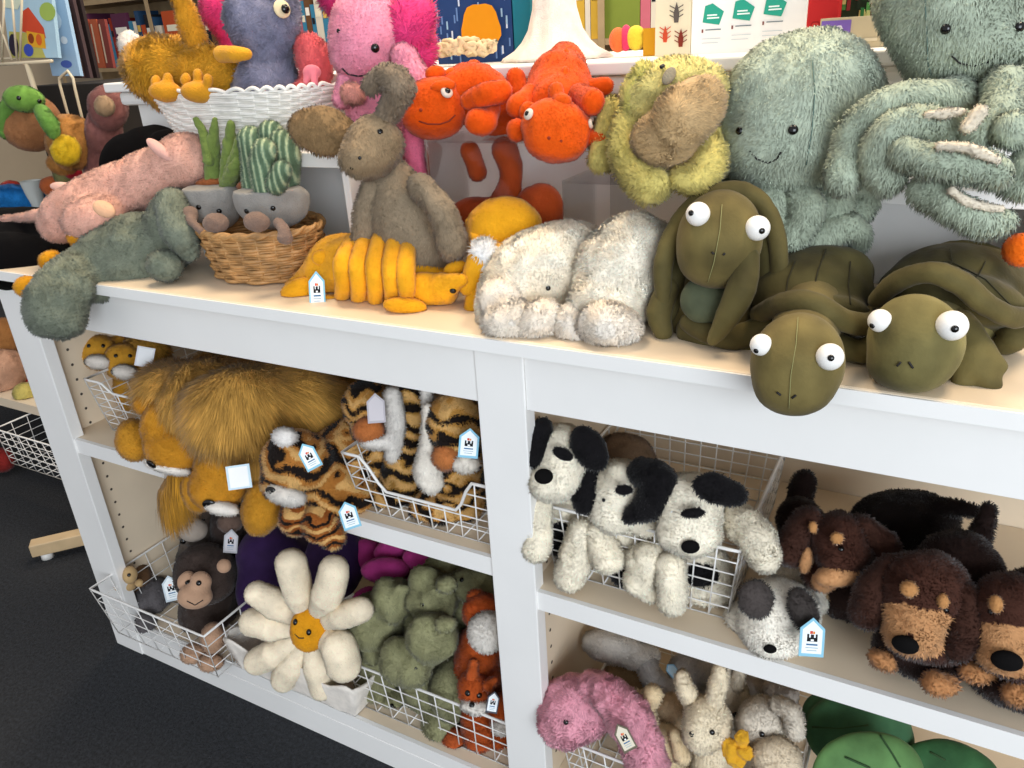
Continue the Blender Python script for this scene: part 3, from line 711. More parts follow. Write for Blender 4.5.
# ================================================================== donkey
t = Toy('donkey_plush', 'taupe floppy-eared donkey sitting against the acrylic riser')
TP = '#9b8466'
fd = (.005, 28, (0, 0, -.5), .5, .0014)
b = t.soft('body', [K([(385, 175, .13, 20), (402, 205, .13, 34), (415, 240, .13, 40)]), E(420, 250, .14, 42, 26, 0, 36)], '#918069', k=.02, fur=fd, cut=(FLOORCUT,))
h = t.soft('head', [E(375, 141, .10, 28, 26, 20), E(362, 157, .075, 22, 20, 0, 21), K([(378, 150, .12, 20), (385, 175, .13, 17)])], TP, k=.02, fur=fd)
t.soft('ear', [E(324, 131, .10, 35, 24, 12, 9), E(345, 138, .11, 16, 10)], '#886d4b', k=.01, fur=fd)
t.soft('ear', [K([(382, 125, .11, 9), (390, 108, .11, 12), (400, 86, .10, 15), (385, 76, .10, 12), (372, 85, .10, 9)])], '#8b7a66', k=.01, fur=fd)
t.bead(380, 132, 3, on=h); t.bead(360, 158, 2, on=h, name='nostril'); t.bead(352, 168, 2, on=h, name='nostril')
t.soft('arm', [K([(372, 190, .10, 11), (366, 215, .09, 12), (364, 240, .09, 12)])], '#918069', fur=fd)
t.soft('arm', [K([(420, 185, .10, 12), (442, 210, .09, 13), (452, 245, .09, 14)])], '#918069', fur=fd)
t.finish()

# ================================================================== orange lizards
OR = '#d64e08'
fo = (.002, 30, None, .3, .0011)
def ringed_eye(t, so, u, v, r):
    a = t.bead(u, v, r, on=so, name='eye', mat=EYEW, flat=.5, label='white ringed eye')
    p, n = so.hit(u, v); k = ((p-CAM)@AF)/FPX; tt = np.cross(n, AD); tt /= np.linalg.norm(tt); bb = np.cross(n, tt)
    t.mb('pupil', MB().ball(p+n*r*k*.7, (r*k*.5, r*k*.5, r*k*.3), ax=[tt, bb, n]), BLACKP, smooth=True, parent=a)
EYEW = simple('pale_eye_ring', '#d9c9b8', .4)
t = Toy('lizard_plush', 'orange smiling lizard lying on its side, left on the acrylic riser', 'soft toy', 'orange lizards')
zz = zc(AZ+.0005)
b = t.soft('body', [E(475, 92, .25, 32, 26, 15, 30), E(455, 100, .22, 26, 24), K([(490, 105, .25, 24), (500, 120, .27, 18)])], OR, k=.02, fur=fo, cut=(zz,))
h = t.soft('head', [E(434, 107, .19, 31, 29, 0, 28), E(432, 122, .185, 28, 14, 0, 24)], OR, k=.012, fur=fo)
ringed_eye(t, h, 446, 93, 6.5)
t.soft('brow', [E(443, 86, .175, 13, 6, -8, 5)], '#d9520c', fur=fo, lump=None)
t.stitch([(419, 121), (428, 124), (440, 124), (449, 121), (455, 115)], on=h, w=1.6, mat=simple('rust_thread', '#7c2405', .9)); t.bead(421, 110, 1.8, on=h, name='nostril', mat=simple('rust_dot', '#8f2c06', .9))
t.soft('crest', [E(435, 73, .2, 10, 7, -10), E(452, 74, .22, 7, 6), E(462, 70, .24, 6, 7), E(474, 66, .26, 7, 6), E(486, 70, .27, 6, 6)], '#d9540d', k=.008, fur=fo, lump=None)
t.soft('arm', [K([(500, 92, .19, 12), (485, 94, .17, 12), (470, 100, .17, 9)])], OR, fur=fo)
t.soft('arm', [K([(492, 108, .20, 9), (484, 122, .17, 12), (478, 122, .16, 13)])], OR, fur=fo)
t.finish()
t = Toy('lizard_plush', 'orange lizard facing down with crested back, right on the acrylic riser', 'soft toy', 'orange lizards')
b = t.soft('body', [K([(566, 60, .31, 16), (560, 85, .27, 32), (556, 112, .22, 34)]), K([(562, 66, .31, 12), (562, 48, .33, 6)])], OR, k=.02, fur=fo, cut=(zz,))
h = t.soft('head', [E(556, 127, .15, 34, 28, 12, 28), E(556, 145, .14, 28, 16, 5, 24)], '#db540b', k=.014, fur=fo)
ringed_eye(t, h, 530, 115, 6); ringed_eye(t, h, 589, 124, 5)
t.soft('brow', [E(528, 112, .165, 9, 10, 0, 9)], '#dd560d', fur=fo, lump=None); 
t.soft('crest', [E(556, 92, .16, 8, 10, 0), E(562, 102, .15, 10, 8), E(566, 60, .27, 5, 12), E(565, 76, .23, 5, 10)], '#d9540d', k=.008, fur=fo, lump=None)
for a in ([K([(530, 95, .2, 11), (518, 108, .17, 12)])], [K([(528, 130, .17, 10), (517, 130, .15, 12)])], [K([(580, 95, .2, 11), (593, 102, .17, 12)])], [K([(585, 90, .26, 9), (605, 86, .27, 9)])], [K([(588, 138, .17, 9), (602, 140, .16, 8)])], [K([(520, 95, .27, 9), (516, 78, .28, 9)])]):
    t.soft('leg', a, OR, fur=fo)
t.bead(549, 138, 1.8, on=h, name='nostril', mat=simple('rust_dot', '#8f2c06', .9)); t.bead(561, 141, 1.8, on=h, name='nostril', mat=simple('rust_dot', '#8f2c06', .9))
t.finish()
t = Toy('lobster_plush', 'rusty orange plush seen through the clear acrylic riser')
t.soft('body', [K([(505, 150, .265, 14), (512, 175, .265, 11), (502, 205, .265, 13)]), K([(470, 150, .27, 10), (478, 172, .27, 9)]), E(540, 210, .26, 24, 26), E(480, 225, .265, 34, 28)], '#a8431a', k=.015, fur=fo, cut=(FLOORCUT,))
t.finish()

# ================================================================== yellow dog
t = Toy('dodo_plush', 'pale yellow shaggy plush with long tan muzzle and grey eye patch, arms hanging down')
YG = '#d8ca80'
fy = (.006, 28, None, .7, .0014)
zz = zc(BZ+.0005)
b = t.soft('body', [E(655, 130, .24, 52, 40, 0, 36), E(690, 140, .24, 28, 40)], '#cfc278', k=.02, fur=fy)
h = t.soft('head', [E(670, 95, .17, 50, 34, -15, 36), E(694, 92, .15, 32, 30)], YG, k=.02, fur=fy)
t.soft('muzzle', [E(688, 112, .105, 40, 29, -42, 26), E(666, 140, .11, 34, 27, 10, 26)], '#bd9f74', k=.016, fur=(.006, 36, (.2, 0, .2), .8, .0013), label='tan furry muzzle')
t.soft('ear', [K([(645, 75, .15, 12), (634, 95, .14, 12), (634, 120, .14, 10)])], '#d0c56f', fur=fy)
t.soft('arm', [K([(640, 115, .15, 16), (625, 140, .13, 17), (635, 170, .11, 18), (652, 186, .09, 18)])], '#cdbd6e', fur=fy)
t.soft('arm', [K([(705, 140, .15, 18), (708, 165, .12, 17), (696, 182, .10, 14)]), E(684, 178, .10, 12, 10)], '#cdbd6e', fur=fy)
t.soft('leg', [K([(612, 112, .19, 13), (606, 140, .17, 14), (602, 158, .16, 14)])], '#cdbd6e', fur=fy)
t.soft('eye_patch', [E(669, 76, .118, 6, 10, 30, 4)], '#8f8570', fur=None, lump=None, mat=FELT, label='grey felt eye patch')
t.bead(664, 70, 3, on=h, out=1.6); t.bead(705, 83, 1.6, on=h, name='nostril')
t.finish()

# ================================================================== octopuses
OC = '#afbaa6'
foc = (.0055, 30, (0, 0, -.5), .5, .0013)
t = Toy('octopus_plush', 'sea green smiling octopus sitting behind the upright turtle', 'soft toy', 'sea green octopuses')
b = t.soft('body', [E(798, 112, .21, 76, 74, 8, 62), E(785, 160, .19, 62, 34, 5, 52), E(822, 100, .22, 52, 58)], OC, k=.03, fur=foc, lump=(.004, .05))
t.bead(740, 131, 4); t.bead(793, 130, 5)
t.stitch([(750, 151), (757, 159), (768, 163), (777, 159), (781, 152)], w=1.8)
t.stitch([(812, 60), (815, 90), (812, 130), (806, 165)], name='seam', w=1.2, mat=simple('grey_green_seam_thread', '#5d746c', 1))  # head seam in a darker grey green thread than the pile
for a in ([K([(735, 185, .20, 20), (715, 200, .18, 16), (705, 225, .2, 12)])], [K([(765, 188, .17, 18), (772, 210, .15, 18), (776, 240, .15, 15)])], [K([(800, 192, .17, 18), (806, 215, .15, 19), (792, 238, .14, 14)])], [K([(835, 185, .19, 18), (838, 205, .18, 16), (815, 235, .17, 14)])], [K([(800, 262, .17, 15), (822, 238, .16, 16), (850, 228, .17, 15), (858, 240, .18, 12)])], [K([(850, 170, .2, 18), (862, 195, .2, 17), (855, 215, .2, 15)])]):
    t.soft('tentacle', a, '#a6b19c', fur=foc, lump=(.003, .03))
t.finish()
t = Toy('octopus_plush', 'large sea green octopus heaped on the right riser', 'soft toy', 'sea green octopuses')
b = t.soft('body', [E(985, 20, .24, 88, 64, 0, 66), E(960, -20, .25, 82, 60, 0, 62), E(985, 62, .23, 64, 24, 0, 50)], '#aeb9a4', k=.03, fur=foc, lump=(.004, .05))
t.bead(946, 29, 5); t.bead(1019, 27, 5)
t.stitch([(952, 56), (960, 63), (973, 66), (988, 62), (998, 54)], w=1.8)
t.stitch([(925, -2), (927, 30), (928, 62), (932, 78)], name='seam', w=1.2, mat=simple('grey_green_seam_thread', '#5d746c', 1))  # same dark grey green thread along this head seam
U_ = '#d9cdb8'
for a in ([K([(965, 100, .19, 19), (925, 98, .15, 19), (885, 108, .13, 19), (858, 128, .13, 19), (850, 155, .13, 17), (843, 178, .12, 17)])],
          [K([(960, 130, .14, 18), (930, 126, .12, 18), (895, 130, .11, 20), (882, 155, .11, 20), (888, 175, .11, 19)])],
          [K([(905, 152, .09, 17), (935, 160, .08, 18), (975, 165, .08, 19), (995, 172, .08, 18)])],
          [K([(925, 190, .10, 16), (950, 205, .085, 17), (985, 222, .08, 16), (1003, 222, .085, 13)])],
          [K([(1005, 85, .17, 18), (1000, 115, .14, 18), (975, 138, .12, 16)])],
          [K([(1030, 130, .12, 18), (1012, 130, .11, 15)])],
          [K([(1030, 170, .11, 22), (1020, 180, .11, 20)])],
          [K([(1040, 60, .2, 20), (1050, 100, .16, 20)])]):
    t.soft('tentacle', a, '#a9b49f', fur=foc, lump=(.003, .03))
for a in ([K([(928, 115, .100, 4), (950, 113, .105, 5), (962, 112, .11, 4)])], [K([(980, 112, .103, 7), (968, 126, .095, 7)])], [K([(952, 191, .070, 4), (972, 204, .068, 4), (1000, 209, .072, 4)])], [K([(940, 146, .066, 4), (970, 149, .064, 5), (997, 160, .064, 4)])]):
    t.soft('sucker_strip', a, U_, fur=(.003, 28, None, .4, .0012), lump=(.001, .008), label='pale tufted underside')
t.finish()
t = Toy('ball_plush', 'round bright orange plush ball at the right edge')
t.soft('body', [E(1022, 250, .14, 18, 17)], '#ee6c12', fur=fo, lump=None); t.finish()
# ================================================================== wire baskets
def wire_basket(label, x0, x1, y0, y1, z0, h, flare, nx, ny, nz, dip=None, name='wire_basket', r=.0012, lift=.002):
    """open-topped basket of white wire; flare widens it towards the rim; dip = (centre 0..1, half width 0..1, depth in m) of the front rim"""
    t = Thing(name, label, 'basket'); zb = z0+lift
    def c(fx, fy, f):
        g = flare*f
        return np.array([x0-g+(x1-x0+2*g)*fx, y0-g+(y1-y0+2*g)*fy, zb+h*f])
    def top(fx):
        if not dip: return 1.0
        d = abs(fx-dip[0])/dip[1]; return 1-(dip[2]/h)*(1 if d < .75 else max(0, (1-d)/.25)) if d < 1 else 1.0
    def side(nm, P, n, m, topf=lambda f: 1.0):
        w = MB()
        for i in range(n+1):
            w.tube([P(i/n, 0), P(i/n, topf(i/n))], r, 5)
        for j in range(m):
            f = j/m; run = []
            for i in range(4*n+1):
                if f <= topf(i/(4*n)): run.append(P(i/(4*n), f))
                else:
                    if len(run) > 1: w.tube(run, r, 5)
                    run = []
            if len(run) > 1: w.tube(run, r, 5)
        return t.mb(nm, w, WIRE, smooth=True)
    side('front_grid', lambda a, f: c(a, 0, f), nx, nz, top)
    side('back_grid', lambda a, f: c(a, 1, f), nx, nz)
    side('side_grid', lambda a, f: c(0, a, f), ny, nz)
    side('side_grid', lambda a, f: c(1, a, f), ny, nz)
    w = MB()
    for i in range(nx+1): w.tube([c(i/nx, 0, 0), c(i/nx, 1, 0)], r, 5)
    for i in range(ny+1): w.tube([c(0, i/ny, 0), c(1, i/ny, 0)], r, 5)
    t.mb('base_grid', w, WIRE, smooth=True)
    P = [c(i/24, 0, top(i/24)) for i in range(25)]+[c(1, i/6, 1) for i in range(1, 7)]+[c(1-i/6, 1, 1) for i in range(1, 7)]+[c(0, 1-i/6, 1) for i in range(1, 6)]
    t.mb('rim', MB().tube(P, r*2.1, 7, closed=True), WIRE, smooth=True)
    t.finish(); return t
def X(u, v, y): return at(u, v, y)[0]
wire_basket('white wire basket of lion cubs at the back left of the upper left shelf', X(114, 434, .06), X(114, 434, .06)+.22, .06, .34, ZM, .115, .016, 6, 8, 6, dip=(.5, .3, .02))
wire_basket('white wire basket of tigers with scooped front, upper left shelf', X(366, 520, .03), -.012, .03, .33, ZM, .108, .014, 9, 9, 5, dip=(.50, .36, .058))
wire_basket('white wire basket of monkeys, bottom shelf left corner', X(121, 640, -.034), X(217, 673, -.034), -.034, .25, ZB, .125, .018, 7, 7, 4)
wire_basket('white wire basket of green dinosaurs and foxes, bottom shelf', X(362, 706, .032), -.010, .032, .33, ZB, .112, .008, 9, 9, 4)
wire_basket('white wire basket of black and white dogs, upper right shelf', X(556, 570, .055), X(727, 617, .055), .055, .35, ZM2, .118, .012, 10, 9, 6)
wire_basket('white wire basket of pink and cream bunnies, lower right shelf', .105, .42, .035, .34, ZB, .13, .014, 10, 9, 5)

# ================================================================== lions
LG = '#c98a26'
def radial(cu, cv, y, k=1.0, down=0.5):
    c = at(cu, cv, y)
    def f(P):
        D = P-c; D /= np.linalg.norm(D, axis=1)[:, None]+1e-6
        return D*k+np.array([0, -.15, -down])[None]
    return f
def mane_pat(P, C):
    n = vnoise(P*np.array([1, 1, .3]), .006, 5)[:, None]; return C*(1+.42*n)
fl = (.004, 28, None, .4, .0013)
t = Toy('lion_plush', 'tawny lion hanging head down over the shelf edge, left one, tail tuft below', 'soft toy', 'lions on the upper left shelf')
m = t.soft('mane', [E(195, 402, .05, 28, 36, 10, 34), E(174, 388, .06, 32, 20, 0, 30), E(198, 440, .04, 14, 20), E(225, 385, .10, 36, 22)], '#d09c4e', k=.02, fur=(.022, 36, radial(175, 400, .07, .9, .9), .6, .0016), pat=mane_pat)
h = t.soft('body', [E(166, 425, .0, 22, 30, 8, 24), E(174, 450, -.02, 28, 20, 12, 24), E(195, 440, .05, 30, 40, 0, 34)], LG, k=.015, fur=fl)
t.soft('paw', [E(134, 440, .0, 17, 21, -10, 18)], '#cc8f2b', fur=fl)
t.soft('chin', [E(168, 467, -.043, 24, 6, 14, 10)], '#efe6da', fur=fl, lump=None, label='white chin')
t.bead(153, 463, 6, on=h, name='nose', flat=.4, rx=1.2)
t.soft('ear', [E(147, 405, .0, 12, 10)], '#c58421', fur=fl)
t.soft('tail_tuft', [K([(185, 468, -.01, 9), (172, 488, -.025, 9), (168, 500, -.03, 6)])], '#cf9330', fur=(.034, 60, (-.15, 0, -2.2), .5, .0016), lump=None, pat=mane_pat)
t.finish()
t = Toy('lion_plush', 'tawny lion with big shaggy mane and square white tag, head over the shelf edge', 'soft toy', 'lions on the upper left shelf')
h = t.soft('body', [E(224, 470, -.012, 28, 30, 0, 26), E(216, 490, -.03, 27, 20, 10, 23), E(250, 450, .06, 46, 34, 0, 44)], LG, k=.015, fur=fl)
m = t.soft('mane', [E(240, 408, .04, 42, 36, 0, 40), E(288, 408, .12, 60, 40, 10, 44), E(268, 446, .05, 20, 26), E(208, 436, .03, 12, 16)], '#cf9b4b', k=.02, fur=(.028, 44, radial(236, 392, .06, 1.0, .8), .6, .0017), pat=mane_pat)
t.soft('paw', [E(197, 490, -.02, 14, 22, -8, 18)], '#cc8f2b', fur=fl)
t.soft('paw', [E(262, 508, -.02, 19, 27, 8, 22)], '#c58a28', fur=fl)
t.soft('chin', [E(222, 508, -.053, 17, 7, 12, 10)], '#efe6da', fur=fl, lump=None, label='white chin')
t.bead(210, 503, 6, on=h, name='nose', flat=.4, rx=1.2)
t.tagc(239, 477, -.065, 24, 24, -8, kind='square', edge='#c9dde6', face='#f1f2f3', blank=True)
t.finish()
t = Toy('lion_plush', 'brown maned lion body deep in the shelf behind the shaggy lion', 'soft toy', 'lions on the upper left shelf')
t.soft('body', [E(320, 400, .24, 52, 40, 0, 40), E(250, 380, .26, 60, 36, 0, 40)], '#a87a35', k=.03, fur=(.022, 26, (0, 0, -.8), .6, .0018), pat=mane_pat, cut=(((0, 0, -1), -.795),))
t.finish()
for lab, hu, hv, yy, dz in (('lion cub with white muzzle at the left corner of the lion basket', 97, 352, .12, 0), ('lion cub with round white tag in the lion basket', 124, 362, .13, 1)):
    t = Toy('lion_plush', lab, 'soft toy', 'lion cubs in the basket')
    b = t.soft('body', [E(hu, hv, yy, 19, 18), E(hu+8, hv+24, yy+.03, 16, 26), E(hu+18, hv-4, yy+.04, 14, 14)], '#c9922f', fur=fl, cut=(((0, 0, -1), -.795), zc(ZM+.003)))
    t.soft('muzzle', [E(hu+1, hv+10, yy-.03, 12, 7, 5)], '#e9dfd3', fur=fl, lump=None)
    t.bead(hu-7, hv+8, 4.2, name='nose', flat=.5, out=1.2); t.bead(hu-8, hv-6, 2); t.bead(hu+6, hv-6, 2)
    if dz:
        t.tagc(145, 357, .07, 18, 20, 10, kind='square', edge='#e4e4e6', face='#f1f2f3', blank=True)
        t.soft('mane', [E(hu+22, hv-12, yy+.05, 22, 14)], '#c08f3b', fur=(.012, 30, None, .8, .0016), pat=mane_pat, cut=(((0, 0, -1), -.795),))
    t.finish()

# ================================================================== tigers
def tig(freq=150, ax=(0.6, 0, 1), thr=.42, seed=0, base2='#dcae6c'):
    a = np.array(ax, float)
    def f(P, C):
        n = vnoise(P, .018, 9+seed); w = np.sin(P@a*freq+n*3.0); C = np.where((w < -.55)[:, None], lin(base2)[None], C)
        return np.where((w > thr)[:, None], lin('#1d1511')[None], C)
    return f
ft = (.005, 30, None, .5, .0013)
t = Toy('tiger_plush', 'striped tiger lying head down over the shelf edge with two swing tags', 'soft toy', 'tigers on the upper left shelf')
b = t.soft('body', [E(298, 462, .0, 36, 32, 20, 32), E(286, 484, -.02, 24, 20, 20, 24), K([(315, 470, .05, 32), (350, 455, .09, 34), (385, 430, .16, 30)]), E(335, 490, .03, 42, 28, 20, 30)], '#b67836', k=.015, fur=ft, pat=tig(170, (.5, 0, 1)))
t.soft('muzzle', [E(286, 494, -.045, 20, 10, 18, 14)], '#e9e1d6', fur=ft, lump=None, label='white muzzle')
t.soft('ear', [E(285, 437, -.02, 12, 9, 10, 9)], '#efe9e2', fur=ft, lump=None, label='white tipped ear')
t.bead(274, 488, 4, name='nose', out=1.5, rx=1.5)
t.soft('paw', [E(298, 516, -.025, 17, 20, 10, 18)], '#93501f', fur=ft, pat=tig(260, (0, 0, 1), .75))
t.soft('paw', [E(320, 522, -.02, 18, 20, 0, 18), E(333, 538, -.02, 12, 12)], '#9c5a26', fur=ft, pat=tig(260, (0, 0, 1), .75))
t.tagc(309, 456, -.062, 17, 28, -28); t.tagc(349, 515, -.045, 18, 28, -18)
t.finish()
t = Toy('tiger_plush', 'tiger with hazy white tag at the left corner of the tiger basket', 'soft toy', 'tigers in the basket')
b = t.soft('body', [E(366, 404, .09, 22, 24, 0, 20), K([(372, 430, .10, 20), (385, 470, .11, 22), (395, 500, .12, 22)])], '#c89149', k=.015, fur=ft, pat=tig(240, (.1, 0, 1)), cut=(((0, 0, -1), -.795), zc(ZM+.004)))
t.soft('muzzle', [E(369, 430, .055, 15, 13, 0, 12)], '#b86d3a', fur=ft, lump=None)
t.soft('bib', [K([(392, 395, .07, 8), (396, 425, .07, 9), (393, 455, .075, 8)]), E(376, 442, .055, 16, 7)], '#e6dfd6', fur=ft, lump=None)
t.tagc(376, 408, .025, 18, 30, -4, blank=True, face='#cfc9cc', edge='#b9b3b8')
t.finish()
t = Toy('tiger_plush', 'dark striped tiger in the middle of the tiger basket', 'soft toy', 'tigers in the basket')
b = t.soft('body', [K([(412, 395, .12, 18), (412, 430, .11, 20), (405, 475, .10, 24), (410, 510, .09, 24)])], '#b3843f', k=.015, fur=ft, pat=tig(230, (0, 0, 1), .0), cut=(((0, 0, -1), -.795), zc(ZM+.004)))
t.soft('bib', [K([(426, 385, .09, 6), (428, 410, .085, 5)])], '#e6dfd6', fur=ft, lump=None); t.finish()
t = Toy('tiger_plush', 'tiger with blue edged tag at the right end of the tiger basket', 'soft toy', 'tigers in the basket')
b = t.soft('body', [E(455, 425, .07, 28, 32, 0, 24), K([(455, 450, .09, 26), (458, 490, .10, 26), (465, 520, .09, 24)])], '#c58f45', k=.015, fur=ft, pat=tig(200, (.1, 0, 1), .3), cut=(((0, 0, -1), -.795), zc(ZM+.004), ((-1, 0, 0), .004)))
t.soft('muzzle', [E(446, 457, .035, 13, 13, 0, 12)], '#bd7440', fur=ft, lump=None)
t.soft('bib', [K([(428, 408, .06, 5), (430, 440, .05, 9), (428, 470, .045, 14), (432, 482, .045, 12)]), E(466, 464, .04, 14, 9)], '#efe6d8', fur=ft, lump=None)
t.tagc(469, 443, .01, 20, 30, 5)
t.finish()
t = Toy('tiger_plush', 'small tiger curled at the bottom of the tiger basket behind the wires', 'soft toy', 'tigers in the basket')
t.soft('body', [E(392, 500, .075, 26, 22, 20, 20), E(440, 512, .07, 30, 22, 10, 22)], '#b77f3c', k=.015, fur=ft, pat=tig(230, (.7, 0, .7), .0), cut=(zc(ZM+.004), yf(.035))); t.finish()

# ================================================================== monkeys
fm = (.004, 28, None, .4, .0016)
zb = zc(ZB+.004)
def monkey(label, hu, hv, y, r, col, face, bod, eyes, face_p, ear=None, extra=()):
    t = Toy('monkey_plush', label, 'soft toy', 'monkeys in the basket')
    b = t.soft('body', [E(hu, hv, y, r, r)]+bod, col, k=.02, fur=fm, cut=(zb,))
    f = t.soft('face', face_p, face, fur=None, lump=(.001, .02), k=.008)
    for e in eyes: t.bead(e[0], e[1], max(1.8, r*.09), on=f)
    if ear: t.soft('ear', ear, face, fur=None, lump=None)
    for q in extra: t.soft('hand', q, face, fur=fm, lump=None, cut=(zb,))
    return t
t = monkey('dark brown monkey with tan heart-shaped face in the front of the monkey basket', 205, 574, .07, 30, '#4a3d37', '#c19a7d',
       [K([(208, 600, .09, 26), (212, 630, .09, 30), (215, 655, .07, 26)])], [(188, 583), (199, 583)],
       [E(188, 582, .015, 10, 11, 0, 9), E(201, 582, .015, 10, 11, 0, 9), E(195, 596, .0, 17, 13, 0, 14)], ear=[E(224, 566, .04, 7, 7)],
       extra=[[E(213, 638, .005, 11, 15)], [E(194, 654, -.016, 13, 10)], [E(211, 663, -.018, 12, 9)]])
t.stitch([(187, 601), (195, 605), (203, 600)], on=Soft([E(195, 596, .0, 17, 13, 0, 14)]), w=1); t.tagc(171, 588, .02, 16, 26, -14, edge='#c9d4da'); t.finish()
t = monkey('small brown monkey at the left corner of the monkey basket', 133, 577, .06, 17, '#6e5138', '#caa877', [K([(138, 592, .08, 12), (140, 625, .07, 14)])], [(119, 577), (129, 575)],
       [E(121, 577, .025, 8, 9, 0, 7), E(130, 575, .02, 7, 9, 0, 7), E(125, 585, .02, 11, 8, 0, 9)], ear=[E(139, 583, .03, 4, 4)]); t.finish()
t = monkey('grey monkey with pale muzzle at the back of the monkey basket under the lion', 197, 526, .16, 20, '#786c62', '#a39689', [K([(200, 545, .18, 18), (195, 570, .18, 20)])], [(192, 522), (203, 520)], [E(193, 530, .105, 14, 12)]); t.bead(190, 534, 3, name='nose', out=6); t.finish()
t = Toy('monkey_plush', 'dark brown monkey with swing tag, half hidden beside the purple plush', 'soft toy', 'monkeys in the basket')
t.soft('body', [E(230, 525, .17, 18, 24), K([(228, 545, .17, 18), (232, 580, .16, 22)])], '#3b302c', k=.02, fur=fm, cut=(zb,)); t.soft('muzzle', [E(230, 522, .115, 12, 10)], '#6f5a4f', fur=fm, lump=None)
t.tagc(231, 541, .09, 14, 24, 4, edge='#b8b8bc', face='#cfccd0'); t.finish()
t = Toy('elephant_plush', 'slate grey plush slumped between the two front monkeys', 'soft toy')
t.soft('body', [E(152, 600, .07, 20, 24, 0, 22), E(160, 625, .06, 24, 28, 0, 26)], '#6a6566', k=.02, fur=fm, cut=(zb,)); t.soft('leg', [K([(146, 622, .01, 9), (150, 640, -.005, 9)])], '#625d5e', fur=fm, cut=(zb,)); t.finish()

# ================================================================== daisy, purple and pink plushes
fd_ = (.0022, 26, None, .3, .0016)
t = Toy('daisy_plush', 'white smiling daisy cushion with golden centre standing in a white fabric bin')
CEN = '#e0991a'
c = t.soft('body', [E(310, 628, -.005, 19, 24, 10, 12)], CEN, fur=fd_, lump=(.001, .02), label='golden face disc')
for p in ([(306, 612, .02, 9), (298, 592, .0, 15), (291, 564, -.005, 16)], [(316, 612, .02, 9), (328, 595, .005, 16), (334, 570, .005, 15)],
          [(296, 616, .02, 9), (276, 604, .005, 15), (258, 594, -.005, 13)], [(296, 627, .02, 9), (272, 625, .0, 16), (254, 622, -.01, 14)],
          [(298, 638, .015, 9), (276, 652, .0, 15), (258, 661, -.01, 13)], [(304, 646, .015, 9), (292, 664, .005, 15), (284, 678, .0, 13)],
          [(312, 648, .015, 9), (318, 668, .01, 14), (322, 688, .01, 12)], [(324, 620, .02, 9), (342, 615, .01, 14), (360, 610, .01, 13)],
          [(324, 634, .015, 10), (338, 646, .0, 17), (344, 664, -.002, 17)]):
    t.soft('petal', [K(p)], '#fdebcd', fur=fd_, lump=(.0015, .03))
t.bead(296, 622, 3.2, on=c, rx=.8); t.bead(309, 632, 3.2, on=c, rx=.8); t.stitch([(295, 634), (299, 638), (304, 638)], on=c, w=1.1)
t.finish()
t = Thing('fabric_bin', 'soft white fabric bin with folded edge around the daisy', 'bin')
a = at(248, 688, .0); bq = at(352, 728, .0); x0, x1 = a[0]-.015, bq[0]+.01; m = MB(); V = []; F = []
per = [(x0+(x1-x0)*i/24, .005) for i in range(24)]+[(x1, .005+.2*i/12) for i in range(12)]+[(x1-(x1-x0)*i/24, .205) for i in range(24)]+[(x0, .205-.2*i/12) for i in range(12)]
n = len(per); cx, cy = (x0+x1)/2, .1
for sgn in (0, 1):
    for j in range(7):
        for i, (px, py) in enumerate(per):
            w = .004*math.sin(i*1.3+j*.8)+.003*math.sin(i*.7-j); k = 1+.02*j+w*3-(.03 if sgn else 0)
            V.append((cx+(px-cx)*k, max(cy+(py-cy)*k, -.02), ZB+.002+.075*j/6*(1+.12*math.sin(i*.9))))
for s in (0, 1):
    for j in range(6):
        for i in range(n):
            q = (s*7*n+j*n+i, s*7*n+j*n+(i+1) % n, s*7*n+(j+1)*n+(i+1) % n, s*7*n+(j+1)*n+i); F.append(q if s == 0 else q[::-1])
for i in range(n): F.append((6*n+i, 6*n+(i+1) % n, 13*n+(i+1) % n, 13*n+i))
t.mb('fabric_wall', m.add(V, F, '#f4ebdf'), FELT, smooth=True)
t.finish()
fp = (.002, 24, None, .3, .0018)
t = Toy('aubergine_plush', 'deep purple velvet plush behind the daisy, below the upper shelf')
t.soft('body', [E(272, 555, .16, 34, 30, 0, 30), E(258, 590, .12, 20, 30, 0, 24), E(335, 560, .17, 30, 40, 0, 30), E(300, 580, .19, 40, 40)], '#35204a', k=.03, fur=None, mat=VEL, cut=(zb,)); t.finish()
t = Toy('flower_plush', 'magenta petalled plush behind the green dinosaurs and daisy')
t.soft('body', [E(405, 575, .2, 26, 20)], '#a83478', fur=fp)
for q in ([E(385, 570, .14, 24, 13, 0, 14)], [E(368, 598, .13, 16, 11, -15, 12)], [E(428, 562, .19, 26, 13, 15, 14)], [E(395, 548, .2, 22, 12, -20, 12)], [E(365, 555, .2, 20, 16, 0, 12)]):
    t.soft('petal', q, '#ba3d88', fur=fp, lump=(.001, .02))
t.finish()

